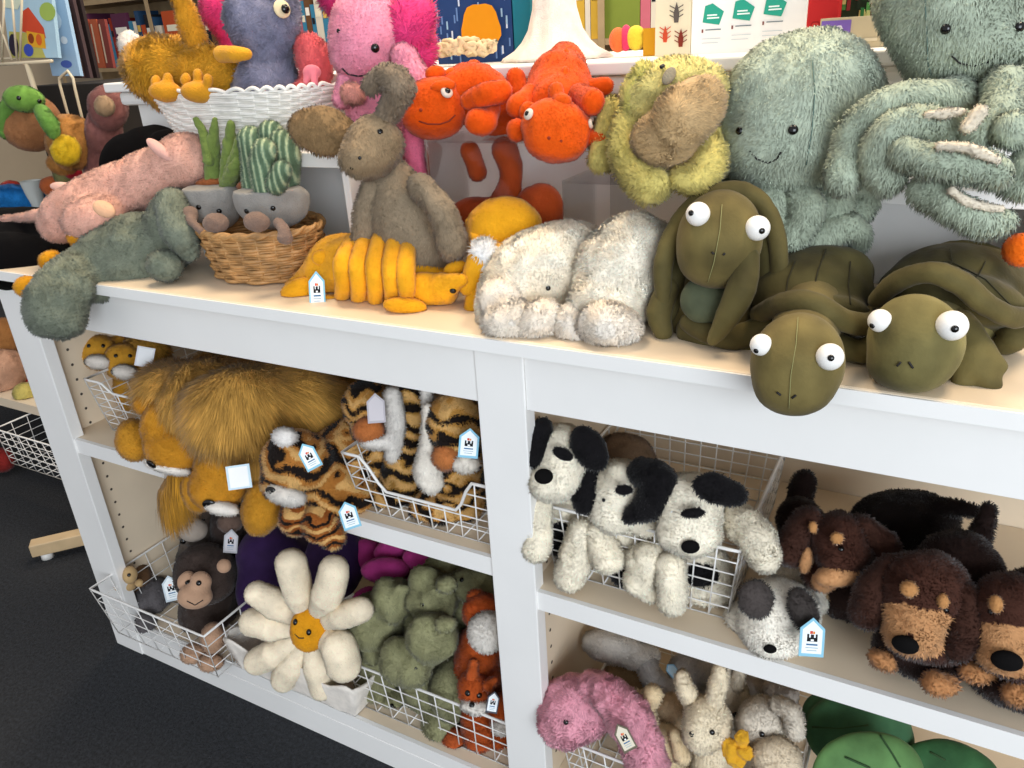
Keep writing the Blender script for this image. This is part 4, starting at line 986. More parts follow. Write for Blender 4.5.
# ================================================================== green dinosaurs and foxes in the basket
SG = '#94926c'
fg = (.0055, 28, None, .45, .0016)
def gdino(label, blobs, eye, snout=None):
    t = Toy('dinosaur_plush', label, 'soft toy', 'sage green dinosaurs in the basket')
    t.soft('body', blobs[0], SG, k=.011, fur=fg, lump=(.0055, .026), cut=(zb,))
    for q in blobs[1:]: t.soft('arm', q, '#8f8d68', fur=fg, cut=(zb,))
    t.bead(eye[0], eye[1], 2.4); t.finish()
gdino('sage green dinosaur facing left at the left end of the dinosaur basket', [[E(376, 622, .07, 27, 28, -20, 26), E(393, 600, .08, 20, 20), E(362, 634, .055, 14, 15), E(384, 586, .075, 9, 7), E(402, 590, .08, 9, 7), E(400, 640, .1, 20, 24), K([(378, 650, .09, 20), (378, 690, .08, 22)])], [E(372, 650, .05, 10, 14)]], (366, 612))
gdino('sage green dinosaur with bowed head in front of the dinosaur basket, nose over the wire', [[E(406, 662, .035, 25, 21, 20, 22), E(394, 655, .03, 14, 13), E(413, 676, .03, 14, 10), E(432, 638, .05, 25, 24, 0, 22), E(446, 624, .045, 10, 8), E(424, 622, .045, 9, 7), E(425, 680, .08, 24, 30)], [E(440, 722, .055, 18, 22)], [E(452, 690, .07, 22, 30)]], (416, 668))
gdino('sage green dinosaur sitting tall in the middle of the dinosaur basket', [[E(434, 598, .11, 24, 26, 0, 24), E(424, 580, .11, 15, 14), E(446, 583, .1, 9, 8), E(418, 600, .09, 14, 12), E(426, 620, .13, 30, 24), K([(440, 625, .14, 30), (440, 670, .14, 34)])], [E(415, 640, .09, 12, 18)]], (423, 604))
gdino('sage green dinosaur pressed against the back right of the dinosaur basket', [[E(478, 584, .16, 28, 18, 10, 22), E(450, 570, .19, 26, 22), K([(470, 600, .18, 26), (475, 650, .18, 28)])]], (462, 580))
gdino('sage green dinosaur lowest behind the wires of the dinosaur basket', [[E(400, 708, .075, 26, 20, 25, 20), E(378, 700, .075, 16, 20)]], (392, 706))
FX = '#b4501f'
def fox(label, head, ears, muz, body, eyes, nose, paws=()):
    t = Toy('fox_plush', label, 'soft toy', 'foxes in the basket')
    b = t.soft('body', head+body, FX, k=.014, fur=fg, cut=(zb, ((-1, 0, 0), .004)))
    for q in ears: t.soft('ear', q, '#bf5a28', fur=fg, lump=None)
    m = t.soft('muzzle', muz, '#ebe3d8', fur=fg, lump=None, label='white muzzle', cut=(((-1, 0, 0), .004),))
    for e in eyes: t.bead(e[0], e[1], 3)
    if nose: t.bead(nose[0], nose[1], 3, on=m, name='nose')
    for q in paws: t.soft('paw', q, '#b9572a', fur=fg, cut=(zb,))
    return t
t = fox('larger fox with white cheeks at the upper right of the dinosaur basket', [E(484, 612, .08, 20, 18, 0, 18)], [[E(476, 597, .09, 8, 7)]], [E(487, 632, .05, 18, 20, 0, 15)], [K([(480, 645, .1, 22), (475, 690, .11, 26)])], [(479, 617)], None); t.finish()
t = fox('small orange fox with a tag at the right front of the dinosaur basket', [E(474, 690, .05, 15, 18, 0, 16)], [[K([(472, 676, .05, 6), (474, 662, .055, 3)])], [K([(488, 686, .05, 5), (495, 680, .055, 3)])]], [E(475, 706, .03, 14, 7, 8, 10)], [K([(478, 715, .06, 15), (480, 745, .06, 17)])], [(468, 693), (479, 695)], (472, 705), paws=[[E(457, 746, .04, 14, 18, -20, 14)]])
t.tagc(493, 702, .02, 12, 22, 10, edge='#4a4a52'); t.finish()
t = fox('orange fox against the middle stile, lowest right in the dinosaur basket', [E(503, 712, .07, 13, 18)], [], [E(502, 728, .045, 10, 7)], [K([(500, 735, .08, 16), (500, 765, .08, 18)])], [], None); t.finish()

# ================================================================== black and white dogs
fw = (.0045, 32, None, .5, .0013)
WD = '#faefd8'; BK = '#121012'
z2 = zc(ZM2+.004)
def dog(label, head, muzzle, ears, patch, nose, arms, body, paint, eye=None):
    t = Toy('dog_plush', label, 'soft toy', 'black and white dogs in the basket')
    h = t.soft('body', head+muzzle+body, WD, k=.016, fur=fw, lump=(.003, .02), paint=paint, cut=(((0, 0, -1), -.797), z2))
    for q in ears: t.soft('ear', q, BK, k=.01, fur=(.004, 28, (0, 0, -.4), .5, .0013), label='black floppy ear')
    for q in patch: t.soft('eye_patch', q, '#100e10', fur=(.003, 30, None, .5, .0012), lump=None, k=.006, label='black eye patch')
    if nose: t.bead(nose[0], nose[1], nose[2], name='nose', mat=NOSE, flat=.5, rx=1.25, out=.5)
    if eye: t.bead(eye[0], eye[1], 2)
    for q in arms: t.soft('arm', q, '#f8ecd3', fur=fw, lump=(.002, .02), cut=(z2,))
    t.finish()
NOSE = simple('black_stitched_nose', '#0a0808', .9, Specular_IOR_Level=.15)
dog('black and white dog with drooping arm, leftmost in the dog basket', [E(563, 455, .045, 27, 30, -5, 26)], [E(553, 482, .02, 25, 21, 0, 22)],
    [[E(538, 443, .022, 12, 25, 15, 9)], [E(589, 448, .032, 15, 24, -30, 10)]], [[E(563, 454, -.002, 11, 6, 25, 4)]], (545, 477, 8),
    [[K([(540, 505, .028, 12), (538, 535, .018, 14), (536, 548, .012, 14)])], [K([(583, 530, .045, 14), (576, 558, .03, 16), (570, 575, .025, 16)])]],
    [K([(568, 495, .09, 26), (575, 535, .10, 30)])], [(E(560, 540, .06, 14, 22, 0, 60), BK)], eye=(541, 455))
dog('black and white dog second from left in its basket, ear over its cheek', [E(620, 488, .06, 26, 30, 10, 26)], [E(616, 513, .045, 26, 20, 0, 22), E(648, 522, .06, 16, 14)],
    [[E(587, 492, .035, 13, 23, 15, 9)], [K([(642, 472, .05, 14), (660, 482, .035, 17), (648, 505, .03, 15), (630, 516, .02, 8)])]], [[E(624, 490, .014, 9, 5, 0, 4)]], None,
    [[K([(600, 535, .045, 15), (608, 558, .03, 16)])], [K([(650, 560, .04, 18), (640, 580, .03, 15)])]],
    [K([(630, 530, .09, 28), (640, 575, .10, 32)])], [(E(626, 578, .06, 17, 15, 0, 60), BK)], eye=(604, 500))
dog('black and white dog facing forward at the right end of the dog basket', [E(690, 503, .05, 34, 30, 0, 28)], [E(690, 534, .03, 32, 22, 0, 24)],
    [[E(720, 490, .02, 28, 15, 15, 10)]], [[E(693, 513, .004, 12, 5, -4, 4)]], (690, 545, 7.5),
    [[K([(670, 565, .035, 15), (672, 590, .02, 14), (672, 602, .02, 13)])], [K([(738, 520, .08, 17), (757, 538, .06, 18), (764, 556, .05, 16)])], [K([(640, 560, .04, 15), (650, 590, .035, 12)])]],
    [K([(695, 560, .09, 30), (705, 590, .10, 30)])], [(E(701, 575, .06, 20, 13, 10, 50), BK)])
t = Toy('bear_plush', 'taupe brown plush slumped at the back of the dog basket')
t.soft('body', [E(628, 452, .28, 26, 18, 20, 22), E(612, 470, .27, 22, 26), K([(640, 480, .28, 24), (650, 520, .28, 26)])], '#8a7058', k=.02, fur=fw, cut=(((0, 0, -1), -.797), z2)); t.finish()
t = Toy('dog_plush', 'pale puppy with charcoal ears and a swing tag, lying on the upper right shelf')
h = t.soft('body', [E(782, 608, .055, 36, 30, 10, 30), E(772, 632, .035, 34, 25, 15, 26), E(802, 590, .12, 32, 26, 0, 26), E(745, 628, .06, 22, 24)], '#f8efdf', k=.02, fur=fw, cut=(zc(ZM2+.001),), paint=[(E(815, 585, .14, 20, 16, 0, 30), '#cbaa7c')])
t.soft('ear', [E(756, 599, .02, 17, 19, -20, 8)], '#4a4340', fur=fw, lump=None, label='charcoal ear'); t.soft('ear', [E(803, 610, .02, 13, 23, -20, 8)], '#3f3936', fur=fw, lump=None, label='charcoal ear')
t.bead(767, 613, 2.6); t.bead(770, 647, 5, name='nose', mat=NOSE, rx=1.3, out=.6)
t.tagc(812, 637, -.005, 25, 39, 4)
t.finish()

# ================================================================== dachshunds
DB = '#46291f'; TN = '#c79263'
fb = (.005, 28, None, .5, .0013)
def dachs(label, body, head, side, ears, brows, nose, feet, tail, eyes, paint=()):
    t = Toy('dachshund_plush', label, 'soft toy', 'dachshunds on the upper right shelf')
    b = t.soft('body', body, '#2a1b17', k=.02, fur=fb, cut=(zc(ZM2+.001), ((0, 0, -1), -.797)))
    h = t.soft('head', head, DB, k=.014, fur=fb, cut=(zc(ZM2+.001),), paint=paint)
    for q in side: t.soft('cheek', q, TN, k=.01, fur=(.003, 28, None, .4, .0012), lump=None, label='tan cheek', parent=h.o)
    for q in ears: t.soft('ear', q, '#3f261d', k=.01, fur=fb)
    for q in brows: t.soft('brow', q, '#c08a55', fur=(.003, 28, None, .4, .0012), lump=None, label='tan brow spot', parent=h.o)
    if nose: t.bead(nose[0], nose[1], nose[2], on=h, name='nose', mat=NOSE, flat=.7, rx=1.3, out=nose[3])
    for e in eyes: t.bead(e[0], e[1], 2.8, on=h)
    for q in feet: t.soft('foot', q, '#b98254', fur=fb, lump=(.002, .012), cut=(zc(ZM2+.001),))
    for q in tail: t.soft('tail', q, '#221613', fur=fb)
    t.finish()
dachs('dachshund sitting behind the puppy with head turned right, leftmost of the dachshunds', [E(850, 590, .14, 30, 26), K([(800, 520, .2, 22), (820, 560, .18, 30), (850, 590, .15, 28)])], [E(838, 540, .09, 28, 28, 0, 26), E(845, 558, .07, 26, 16, -10, 20), E(815, 570, .08, 12, 20, 0, 12)],
      [[E(840, 574, .055, 24, 12, -14, 14), E(824, 582, .055, 12, 10)], [E(806, 560, .065, 6, 14, 10, 6)]], [[K([(808, 520, .09, 14), (795, 538, .08, 15), (790, 552, .075, 13)])], [K([(862, 530, .1, 14), (880, 545, .1, 16), (890, 560, .1, 12)])]],
      [[E(837, 538, .052, 6, 6)], [E(813, 527, .062, 4, 6)]], None, [], [[K([(796, 520, .22, 11), (800, 495, .24, 11), (805, 482, .25, 11)])]], [(841, 549)])
t = Toy('dachshund_plush', 'black backed dachshund lying sideways at the back, thin tail stretched to the right', 'soft toy', 'dachshunds on the upper right shelf')
t.soft('body', [E(905, 522, .24, 52, 32, 0, 34), E(880, 545, .22, 30, 30)], '#191210', k=.02, fur=fb, cut=(zc(ZM2+.001), ((0, 0, -1), -.797)))
t.soft('tail', [K([(925, 512, .24, 9), (950, 507, .24, 7), (974, 511, .23, 6)])], '#1c1412', fur=fb); t.finish()
dachs('dachshund facing forward on the upper right shelf, whole face and black nose showing', [E(958, 575, .12, 40, 44, 0, 40), E(925, 650, .06, 48, 28, 8, 34)], [E(925, 590, .045, 42, 40, 8, 36), E(915, 622, .02, 26, 30, 8, 26), E(925, 640, .03, 40, 20, 12, 24)],
      [],
      [[K([(893, 570, .05, 14), (875, 590, .035, 18), (868, 612, .03, 16)])], [K([(962, 595, .04, 14), (965, 625, .025, 16), (958, 648, .02, 14)])]],
      [[E(909, 589, -.0, 8, 8)], [E(943, 601, .01, 5, 8)]], (907, 641, 10, .6), [[E(884, 660, .02, 14, 10, 20)], [E(940, 683, .005, 18, 11, 5)]], [[K([(970, 560, .14, 10), (980, 535, .16, 10), (988, 510, .18, 8)])]], [(946, 610)],
      paint=[(E(918, 632, .0, 36, 30, 10, 60), TN), (K([(935, 585, .0, 12), (924, 610, -.02, 14), (908, 640, -.02, 11)]), DB), (E(930, 592, .0, 40, 22, 8, 60), DB)])
dachs('dachshund cut off by the right edge, tan cheek and black nose showing', [E(1040, 620, .13, 44, 50, 0, 40), E(1020, 680, .06, 48, 26, 8, 34)], [E(1015, 612, .05, 42, 38, 8, 36), E(1010, 640, .025, 28, 30, 8, 26), E(1015, 662, .03, 38, 18, 12, 24)],
      [],
      [[K([(1048, 600, .05, 14), (1052, 640, .04, 18)])]],
      [[E(996, 604, .008, 6, 9)]], (1007, 657, 11, .6), [[E(977, 673, .025, 16, 10, 10)], [E(1018, 694, .01, 16, 11)]], [], [(991, 612)],
      paint=[(E(1012, 654, .0, 36, 30, 10, 60), TN), (K([(1030, 600, .0, 14), (1022, 630, -.02, 15), (1007, 656, -.02, 12)]), DB), (E(1024, 608, .0, 42, 26, 8, 60), DB)])

# ================================================================== bunnies, bottom right
fk = (.0045, 28, None, .5, .0015)
PK = '#e59dab'
t = Toy('bunny_plush', 'pink bunny with swing tag on its long ear, leaning out of the bunny basket')
b = t.soft('body', [E(578, 708, .03, 34, 32, 0, 30), E(562, 720, .01, 22, 26), K([(600, 735, .07, 34), (620, 770, .08, 40)])], PK, k=.02, fur=(.006, 32, None, .8, .0015), lump=(.004, .015), cut=(zc(ZB+.15),))
t.soft('ear', [K([(592, 685, .04, 14), (615, 700, .02, 19), (635, 728, .01, 20), (648, 765, .01, 20)])], '#e29aa8', fur=(.006, 32, None, .8, .0015), lump=(.004, .012))
t.bead(566, 722, 2.6); t.tagc(624, 737, -.035, 15, 30, -28, edge='#6a6150', face='#ddd3bd')
t.finish()
def bunny(label, head, ears, body, eyes, col, inner=None, name='bunny_plush', group='cream bunnies in the basket'):
    t = Toy(name, label, 'soft toy', group)
    b = t.soft('body', head+body, col, k=.016, fur=fk, cut=(zc(ZB+.02), ((0, 0, -1), -(ZM2-.033))))
    for q in ears: t.soft('ear', q, col, fur=fk, lump=(.001, .02), cut=(((0, 0, -1), -(ZM2-.033)),))
    for e in eyes: t.bead(e[0], e[1], 2.8)
    return t
t = bunny('cream bunny with upright ears and a ruffled yellow flower at its neck', [E(707, 722, .06, 23, 25, 0, 22), E(702, 738, .045, 16, 13)], [[K([(694, 706, .07, 8), (686, 690, .07, 9), (682, 676, .075, 6)])], [K([(714, 705, .07, 8), (718, 685, .07, 9), (720, 670, .075, 6)])]],
      [K([(712, 748, .09, 18), (715, 775, .09, 22)])], [(712, 732), (692, 734)], '#f2e0c0')
t.soft('flower', [E(730, 748, .045, 9, 10), E(741, 738, .05, 8, 8), E(745, 752, .045, 9, 7), E(736, 760, .04, 10, 7)], '#dfa62b', k=.004, fur=None, lump=(.003, .008), mat=FELT, label='ruffled yellow flower'); t.finish()
bunny('cream bunny with long ears hooked back, beside the pink bunny', [E(662, 748, .055, 22, 24)], [[K([(652, 732, .06, 8), (647, 710, .06, 9), (653, 694, .06, 9)])], [K([(675, 735, .05, 6), (682, 755, .04, 8)])]], [K([(665, 765, .08, 20), (668, 785, .08, 22)])], [(675, 760)], '#e2c9a0').finish()
bunny('beige bunny behind, head tucked between the two cream bunnies', [E(672, 715, .11, 20, 20)], [[K([(650, 705, .1, 8), (640, 700, .1, 8), (632, 695, .1, 7)])]], [K([(672, 735, .13, 20), (672, 760, .13, 22)])], [(684, 733)], '#c9ae8c').finish()
bunny('tall cream bunny at the back of the bunny basket', [E(728, 700, .15, 20, 28)], [[K([(722, 680, .15, 9), (722, 660, .16, 9)])], [K([(737, 685, .15, 7), (740, 668, .16, 6)])]], [K([(728, 725, .16, 20), (728, 760, .16, 22)])], [(735, 714)], '#cdbfa9').finish()
bunny('pale grey bunny with floppy ear on the right of the bunny basket', [E(762, 722, .10, 24, 24, 20, 22), E(755, 735, .085, 14, 14)], [[K([(778, 705, .10, 8), (792, 712, .09, 9), (795, 730, .085, 9)])]], [K([(765, 745, .12, 20), (765, 770, .12, 22)])], [(762, 734)], '#d8ccba').finish()
bunny('cream bunny lowest right, only the top of its head over the basket', [E(776, 758, .06, 24, 20)], [], [K([(776, 775, .08, 22), (776, 795, .08, 22)])], [], '#e2cfb2').finish()
bunny('grey mouse coloured plush at the back near the shelf above', [E(752, 692, .2, 24, 18, 15, 20)], [[K([(770, 690, .18, 8), (790, 696, .17, 8)])]], [K([(750, 715, .2, 18), (750, 745, .2, 20)])], [(752, 699)], '#b0a59b').finish()
t = bunny('grey plush with drooping ear and blue label at the back of the bunny basket', [E(690, 672, .22, 22, 18)], [[K([(645, 655, .19, 10), (652, 678, .17, 11), (672, 690, .16, 9)])]], [K([(690, 690, .24, 22), (690, 720, .24, 24)])], [], '#b9b5b2', group=None)
t.tagc(672, 670, .13, 10, 15, -40, blank=True, face='#b9d6e8', edge='#7fb4d6'); t.finish()
t = bunny('white plush on its side at the top of the bunny pile', [E(612, 646, .17, 30, 16, 10, 18), E(640, 655, .19, 20, 14)], [], [K([(625, 665, .22, 18), (630, 700, .24, 24)])], [], '#d9d2c8', group=None); t.finish()
t = bunny('tan plush body behind the pink bunny', [E(625, 690, .19, 30, 26)], [], [K([(625, 705, .2, 26), (625, 740, .2, 30)])], [], '#a98e69', group=None); t.finish()

# ================================================================== leaf cushions
def leaf(label, e, col, veins):
    t = Toy('leaf_cushion', label, 'cushion', 'green leaf cushions')
    b = t.soft('body', e, col, fur=None, lump=(.002, .04), mat=VEL, k=.02, cut=(((0, 0, -1), -(ZM2-.033)), zc(ZB+.001)))
    for q in veins: t.stitch(q, name='vein', w=2.2, mat=simple('dark_green_piping', '#2c4a26', .9))
    t.finish()
leaf('large fresh green leaf cushion at the front of the lower right shelf', [E(868, 775, .09, 56, 44, 0, 16)], '#5f8650', [[(880, 735), (893, 755), (900, 767)], [(845, 757), (870, 768)]])
leaf('dark green leaf cushion behind, touching the bunny basket', [E(860, 735, .19, 55, 40, 10, 16), E(830, 720, .2, 30, 30, 0, 14)], '#426b4a', [[(812, 727), (840, 728), (868, 725)]])
leaf('dark green leaf cushion at the right, mostly under the shelf edge', [E(945, 785, .2, 60, 45, 10, 16)], '#37633c', [[(930, 752), (945, 760)]])
# ================================================================== toys in the white basket and beside it
t = Toy('bird_plush', 'mustard shaggy bird lying in the white wicker basket with big felt feet')
b = t.soft('body', [E(170, 74, .22, 44, 32, 5, 34), E(215, 78, .24, 38, 28, 15, 30), E(150, 64, .22, 24, 20)], '#d79b2c', k=.02, fur=(.012, 34, None, .8, .0018), lump=(.004, .03))
t.soft('beak', [K([(196, 40, .23, 10), (188, 20, .22, 10), (178, -4, .21, 8)])], '#d8982a', fur=(.006, 26, None, .5, .0015))
t.soft('foot', [E(166, 92, .15, 16, 10, 0, 12), E(156, 82, .155, 5, 7), E(168, 80, .155, 5, 7)], '#cf8f22', fur=None, lump=(.001, .02), mat=FELT, k=.006)
t.soft('foot', [E(198, 92, .15, 17, 10, 0, 12), E(186, 80, .155, 5, 7), E(198, 76, .155, 5, 7), E(208, 80, .155, 5, 6)], '#cf8f22', fur=None, lump=(.001, .02), mat=FELT, k=.006)
t.soft('wing', [K([(222, 54, .17, 8), (235, 54, .165, 8), (246, 54, .17, 6)])], '#dd9c25', fur=None, lump=(.001, .02), mat=FELT)
t.finish()
t = Toy('pompom_plush', 'white round plush behind the mustard bird at the tier corner'); t.soft('body', [E(130, 45, .38, 11, 13)], '#ece4da', fur=SHORT, lump=None); t.finish()
t = Toy('emu_plush', 'lavender grey shaggy long-necked bird with a cream ringed eye')
b = t.soft('body', [E(262, 16, .25, 36, 38, 0, 32), K([(268, 40, .25, 24), (270, 65, .25, 21), (268, 92, .24, 30)]), K([(268, 92, .24, 30), (268, 115, .24, 34)])], '#84849a', k=.02, fur=(.008, 34, None, .9, .0016), lump=(.003, .02))
a = t.bead(280, 10, 9, name='eye_ring', mat=simple('cream_felt', '#ddcda6', .9), flat=.3, out=.5); t.bead(281, 11, 4.5, out=2.2, parent=a)
t.finish()
t = Toy('dinosaur_plush', 'coral pink plush behind the lavender bird, at the right end of the white basket')
t.soft('body', [E(315, 62, .27, 18, 26, -15, 18), E(308, 45, .27, 12, 10), K([(310, 95, .25, 18), (315, 115, .25, 20)])], '#d95f62', fur=SHORT); t.soft('hand', [E(312, 72, .22, 9, 7), K([(308, 74, .215, 4), (306, 82, .21, 3)]), K([(314, 76, .215, 4), (315, 84, .21, 3)])], '#e07a86', fur=None, lump=None, k=.004); t.finish()
t = Toy('flamingo_plush', 'hot pink frizzy plush behind the mustard and lavender birds')
t.soft('body', [E(222, 8, .34, 20, 24), K([(228, 25, .34, 12), (234, 48, .34, 9)]), K([(234, 48, .34, 9), (240, 85, .32, 12), (242, 110, .30, 12)])], '#e8407c', fur=MED); t.finish()
t = Toy('axolotl_plush', 'pink smiling axolotl with hot pink frills sitting behind the donkey')
b = t.soft('body', [E(370, 32, .25, 40, 44, 0, 36), E(362, 58, .235, 30, 22, 0, 26), K([(372, 80, .26, 26), (375, 110, .26, 28), (378, 150, .25, 26)])], '#f398ae', k=.02, fur=(.004, 30, None, .4, .0014), cut=(FLOORCUT,))
t.soft('frill', [E(410, 22, .26, 22, 24, 0, 12), E(418, 46, .27, 14, 22, 0, 10)], '#e8407f', fur=(.014, 36, (.3, 0, .2), .8, .0016))
t.soft('frill', [E(334, -2, .27, 12, 14, 0, 10)], '#e8407f', fur=(.012, 36, None, .8, .0016))
t.bead(339, 31, 2.4); t.bead(375, 48, 4.4); t.stitch([(342, 68), (348, 74), (358, 76), (368, 75)], w=1.8)
t.soft('arm', [K([(405, 58, .24, 14), (418, 80, .23, 13), (424, 95, .22, 12)])], '#f398ae', fur=(.004, 30, None, .4, .0014))
t.soft('arm', [K([(348, 80, .22, 10), (342, 98, .21, 9)])], '#f398ae', fur=(.004, 30, None, .4, .0014))
t.soft('leg', [K([(412, 130, .22, 9), (415, 155, .22, 9), (420, 178, .22, 8)])], '#d96a86', fur=(.004, 30, None, .4, .0014))
t.soft('belly_tuft', [E(352, 93, .195, 11, 10)], '#e39c8e', fur=(.008, 40, None, .9, .0014), lump=None)
t.finish()

# ================================================================== on the raised ledge
def card(name, label, cat, u0, u1, v0, v1, y, th, col, group=None, marks=(), tilt=0, zbase=TZ+.0006):
    """upright rectangular thing standing on the ledge; marks are (x0,x1,z0,z1,colour) in 0..1 of its front, or ('ball', x, z, r, colour)"""
    a = at(u0, v1, y); b = at(u1, v1, y); zt = at((u0+u1)/2, v0, y)[2]; x0, x1 = a[0], b[0]; z0 = zbase
    t = Thing(name, label, cat, group); o = t.mb('cover', MB().box((x0, y, z0), (x1, y+th, zt), col), VCOL)
    if marks:
        m = MB(); W, H = x1-x0, zt-z0
        for i, k in enumerate(marks):
            yy = y-.0004-.00012*i
            if k[0] == 'ball': m.poly([(x0+W*k[1]+k[3]*W*math.cos(-q)*(1+.06*math.sin(q*5)), yy, z0+H*k[2]+k[3]*W*math.sin(-q)*(1+.06*math.sin(q*5))) for q in np.arange(20)*math.pi/10], (0, 1, 0), .0001, k[4])
            elif k[0] == 'poly': m.poly([(x0+W*p, yy, z0+H*q) for p, q in k[1]], (0, 1, 0), .0001, k[2])
            else: m.poly([(x0+W*k[0], yy, z0+H*k[2]), (x0+W*k[1], yy, z0+H*k[2]), (x0+W*k[1], yy, z0+H*k[3]), (x0+W*k[0], yy, z0+H*k[3])], (0, 1, 0), .0001, k[4])
        t.mb('cover_print', m, VCOL, parent=o)
    t.finish(); return t
rg = random.Random(4)
stars = [(x, x+.02, z, z+.09, rg.choice(['#8fb0c8', '#5f7fb0', '#c2cede'])) for x, z in [(rg.random()*.95, rg.random()*.85) for _ in range(60)]]
card('picture_book', 'dark blue picture book with a big orange sun standing on the ledge', 'book', 438, 515, -30, 56, .50, .012, '#26406e', marks=stars+[('ball', .62, .38, .25, '#d98d17')])
card('picture_book', 'teal book standing beside the blue picture book on the ledge', 'book', 514, 532, -30, 56, .50, .02, '#1f6f80')
def pent(x, z, w, h): return ('poly', [(x, z+h*.15), (x+w*.1, z+h*.9), (x+w*.45, z+h), (x+w, z+h*.6), (x+w*.8, z)], '#2f9d86')
tx = []
for i, (x, z) in enumerate([(.18, .40), (.45, .43), (.72, .46)]):
    tx += [pent(x-.08, z, .19, .30), (x-.04, x+.05, z+.13, z+.15, '#e4f1ee'), (x-.04, x+.07, z+.09, z+.11, '#e4f1ee'), (x-.085, x-.07, z-.10, z-.05, '#7a4a46'), (x-.05, x+.09, z-.07, z-.055, '#6b7a80'), (x-.08, x+.09, z-.19, z-.18, '#bcc6cc'), (x-.08, x+.07, z-.25, z-.24, '#bcc6cc')]
card('notice_card', 'white card with three teal badge shapes standing on the ledge', 'sign', 691, 804, -22, 47, .42, .004, '#ecebe8', marks=tx)
bug = []
for (x, z, c, s) in [(.25, .9, '#4a3a33', 1), (.6, .55, '#5b544f', 1.2), (.3, .28, '#c24b2e', 1), (.75, .22, '#7a2f22', 1.1), (.8, .85, '#6f665e', .8)]:
    bug += [('poly', [(x-.05*s, z-.10*s), (x-.07*s, z), (x, z+.12*s), (x+.07*s, z), (x+.05*s, z-.10*s)], c)]
    for k in (-1, 1):
        for q in (-.06, 0, .06): bug.append(('poly', [(x, z+q), (x+k*.16*s, z+q+.05), (x+k*.16*s, z+q+.035), (x, z+q-.015)], c))
card('picture_book', 'cream book with printed insects on the ledge beside the white card', 'book', 655, 690, -22, 48, .42, .014, '#ddd2b4', marks=bug)
card('box', 'red box with embossed spiral behind the purple labelled box', 'box', 803, 836, -25, 34, .47, .03, '#b3262a', marks=[('ball', .35, .30, .16, '#8f1a20'), ('ball', .35, .30, .11, '#c23a38'), ('ball', .35, .30, .06, '#8f1a20')])
card('box', 'low cream and purple box with white flower mark lying on the ledge', 'box', 819, 884, 17, 38, .40, .05, '#c3b79a', marks=[(.02, .48, .08, .92, '#7d63b8'), ('ball', .30, .64, .055, '#e9e4f3'), ('ball', .30, .64, .025, '#7d63b8'), (.06, .10, .16, .30, '#e9e4f3'), (.2, .4, .18, .26, '#a894d6'), (.55, .9, .2, .3, '#d9d0b8')])
pm = [(x, x+.06, z, z+.16, rg.choice(['#2e6b3a', '#4f8f4a', '#a8b070', '#7e2f30', '#c8c07a', '#1b2a1c'])) for x, z in [(rg.random()*.93, rg.random()*.85) for _ in range(70)]]
card('picture_book', 'dark green patterned book behind the purple labelled box', 'book', 832, 892, -25, 22, .52, .015, '#22301f', marks=pm)
# folded cord plush
t = Toy('coral_plush', 'heap of cream knitted cord on the ledge in front of the blue book')
P = []
r3 = random.Random(8)
m = MB()
for k in range(9):
    cu, cv = 438+k*5.8+r3.uniform(-2, 2), 50+r3.uniform(-3, 2); q = []
    for i in range(26):
        a = i*.75; c = at(cu+9*math.cos(a+k)+r3.uniform(-2, 2), cv-6-5*math.sin(a*1.3+k)+(4 if 2 < k < 7 else 8)*.6, .40+.02*math.sin(a)); c[2] = max(c[2], TZ+.005); q.append(c)
    m.tube(q, .0042, 7, '#dcc79c')
t.mb('cord', m, FELT, smooth=True); t.finish()
# draped white stand
t = Thing('mannequin_stand', 'draped off-white cloth covered display stand on the ledge', 'stand')
c = at(556, 56, .47); V = []; F = []; n = 60
prof = [(.088, 0), (.084, .006), (.066, .016), (.054, .028), (.044, .045), (.036, .075), (.032, .12), (.034, .18)]
for j, (r, z) in enumerate(prof):
    for i in range(n):
        a = 2*math.pi*i/n; rr = r*(1+(.07-.006*j)*math.sin(a*9+j*.4)+.03*math.sin(a*5+1))
        V.append((c[0]+rr*math.cos(a), .47+.8*rr*math.sin(a), TZ+.001+z))
for j in range(len(prof)-1):
    for i in range(n): F.append((j*n+i, j*n+(i+1) % n, (j+1)*n+(i+1) % n, (j+1)*n+i))
F.append(tuple(range(n))[::-1]); F.append(tuple((len(prof)-1)*n+i for i in range(n)))
t.mb('draped_cloth', MB().add(V, F, '#e6ddd0'), FELT, smooth=True); t.finish()
for lab, u, v, rx, ry, c in (('pink and orange round plush on the ledge behind the yellow plush', 618, 40, 9, 12, '#d86a35'), ('bright pink plush slice between the round plushes on the ledge', 626, 38, 6, 13, '#d63a62'), ('yellow round plush on the ledge left of the insect book', 636, 38, 10, 12, '#dcc23c')):
    t = Toy('fruit_plush', lab); cc = at(u, v, .46); t.soft('body', [E(u, v, .46, rx, ry)], c, fur=None, lump=None, mat=FELT, cut=(zc(TZ+.0008),)); t.finish()
card('box', 'small golden yellow box beside the insect book on the ledge', 'box', 643, 656, 28, 50, .45, .03, '#c7921f')

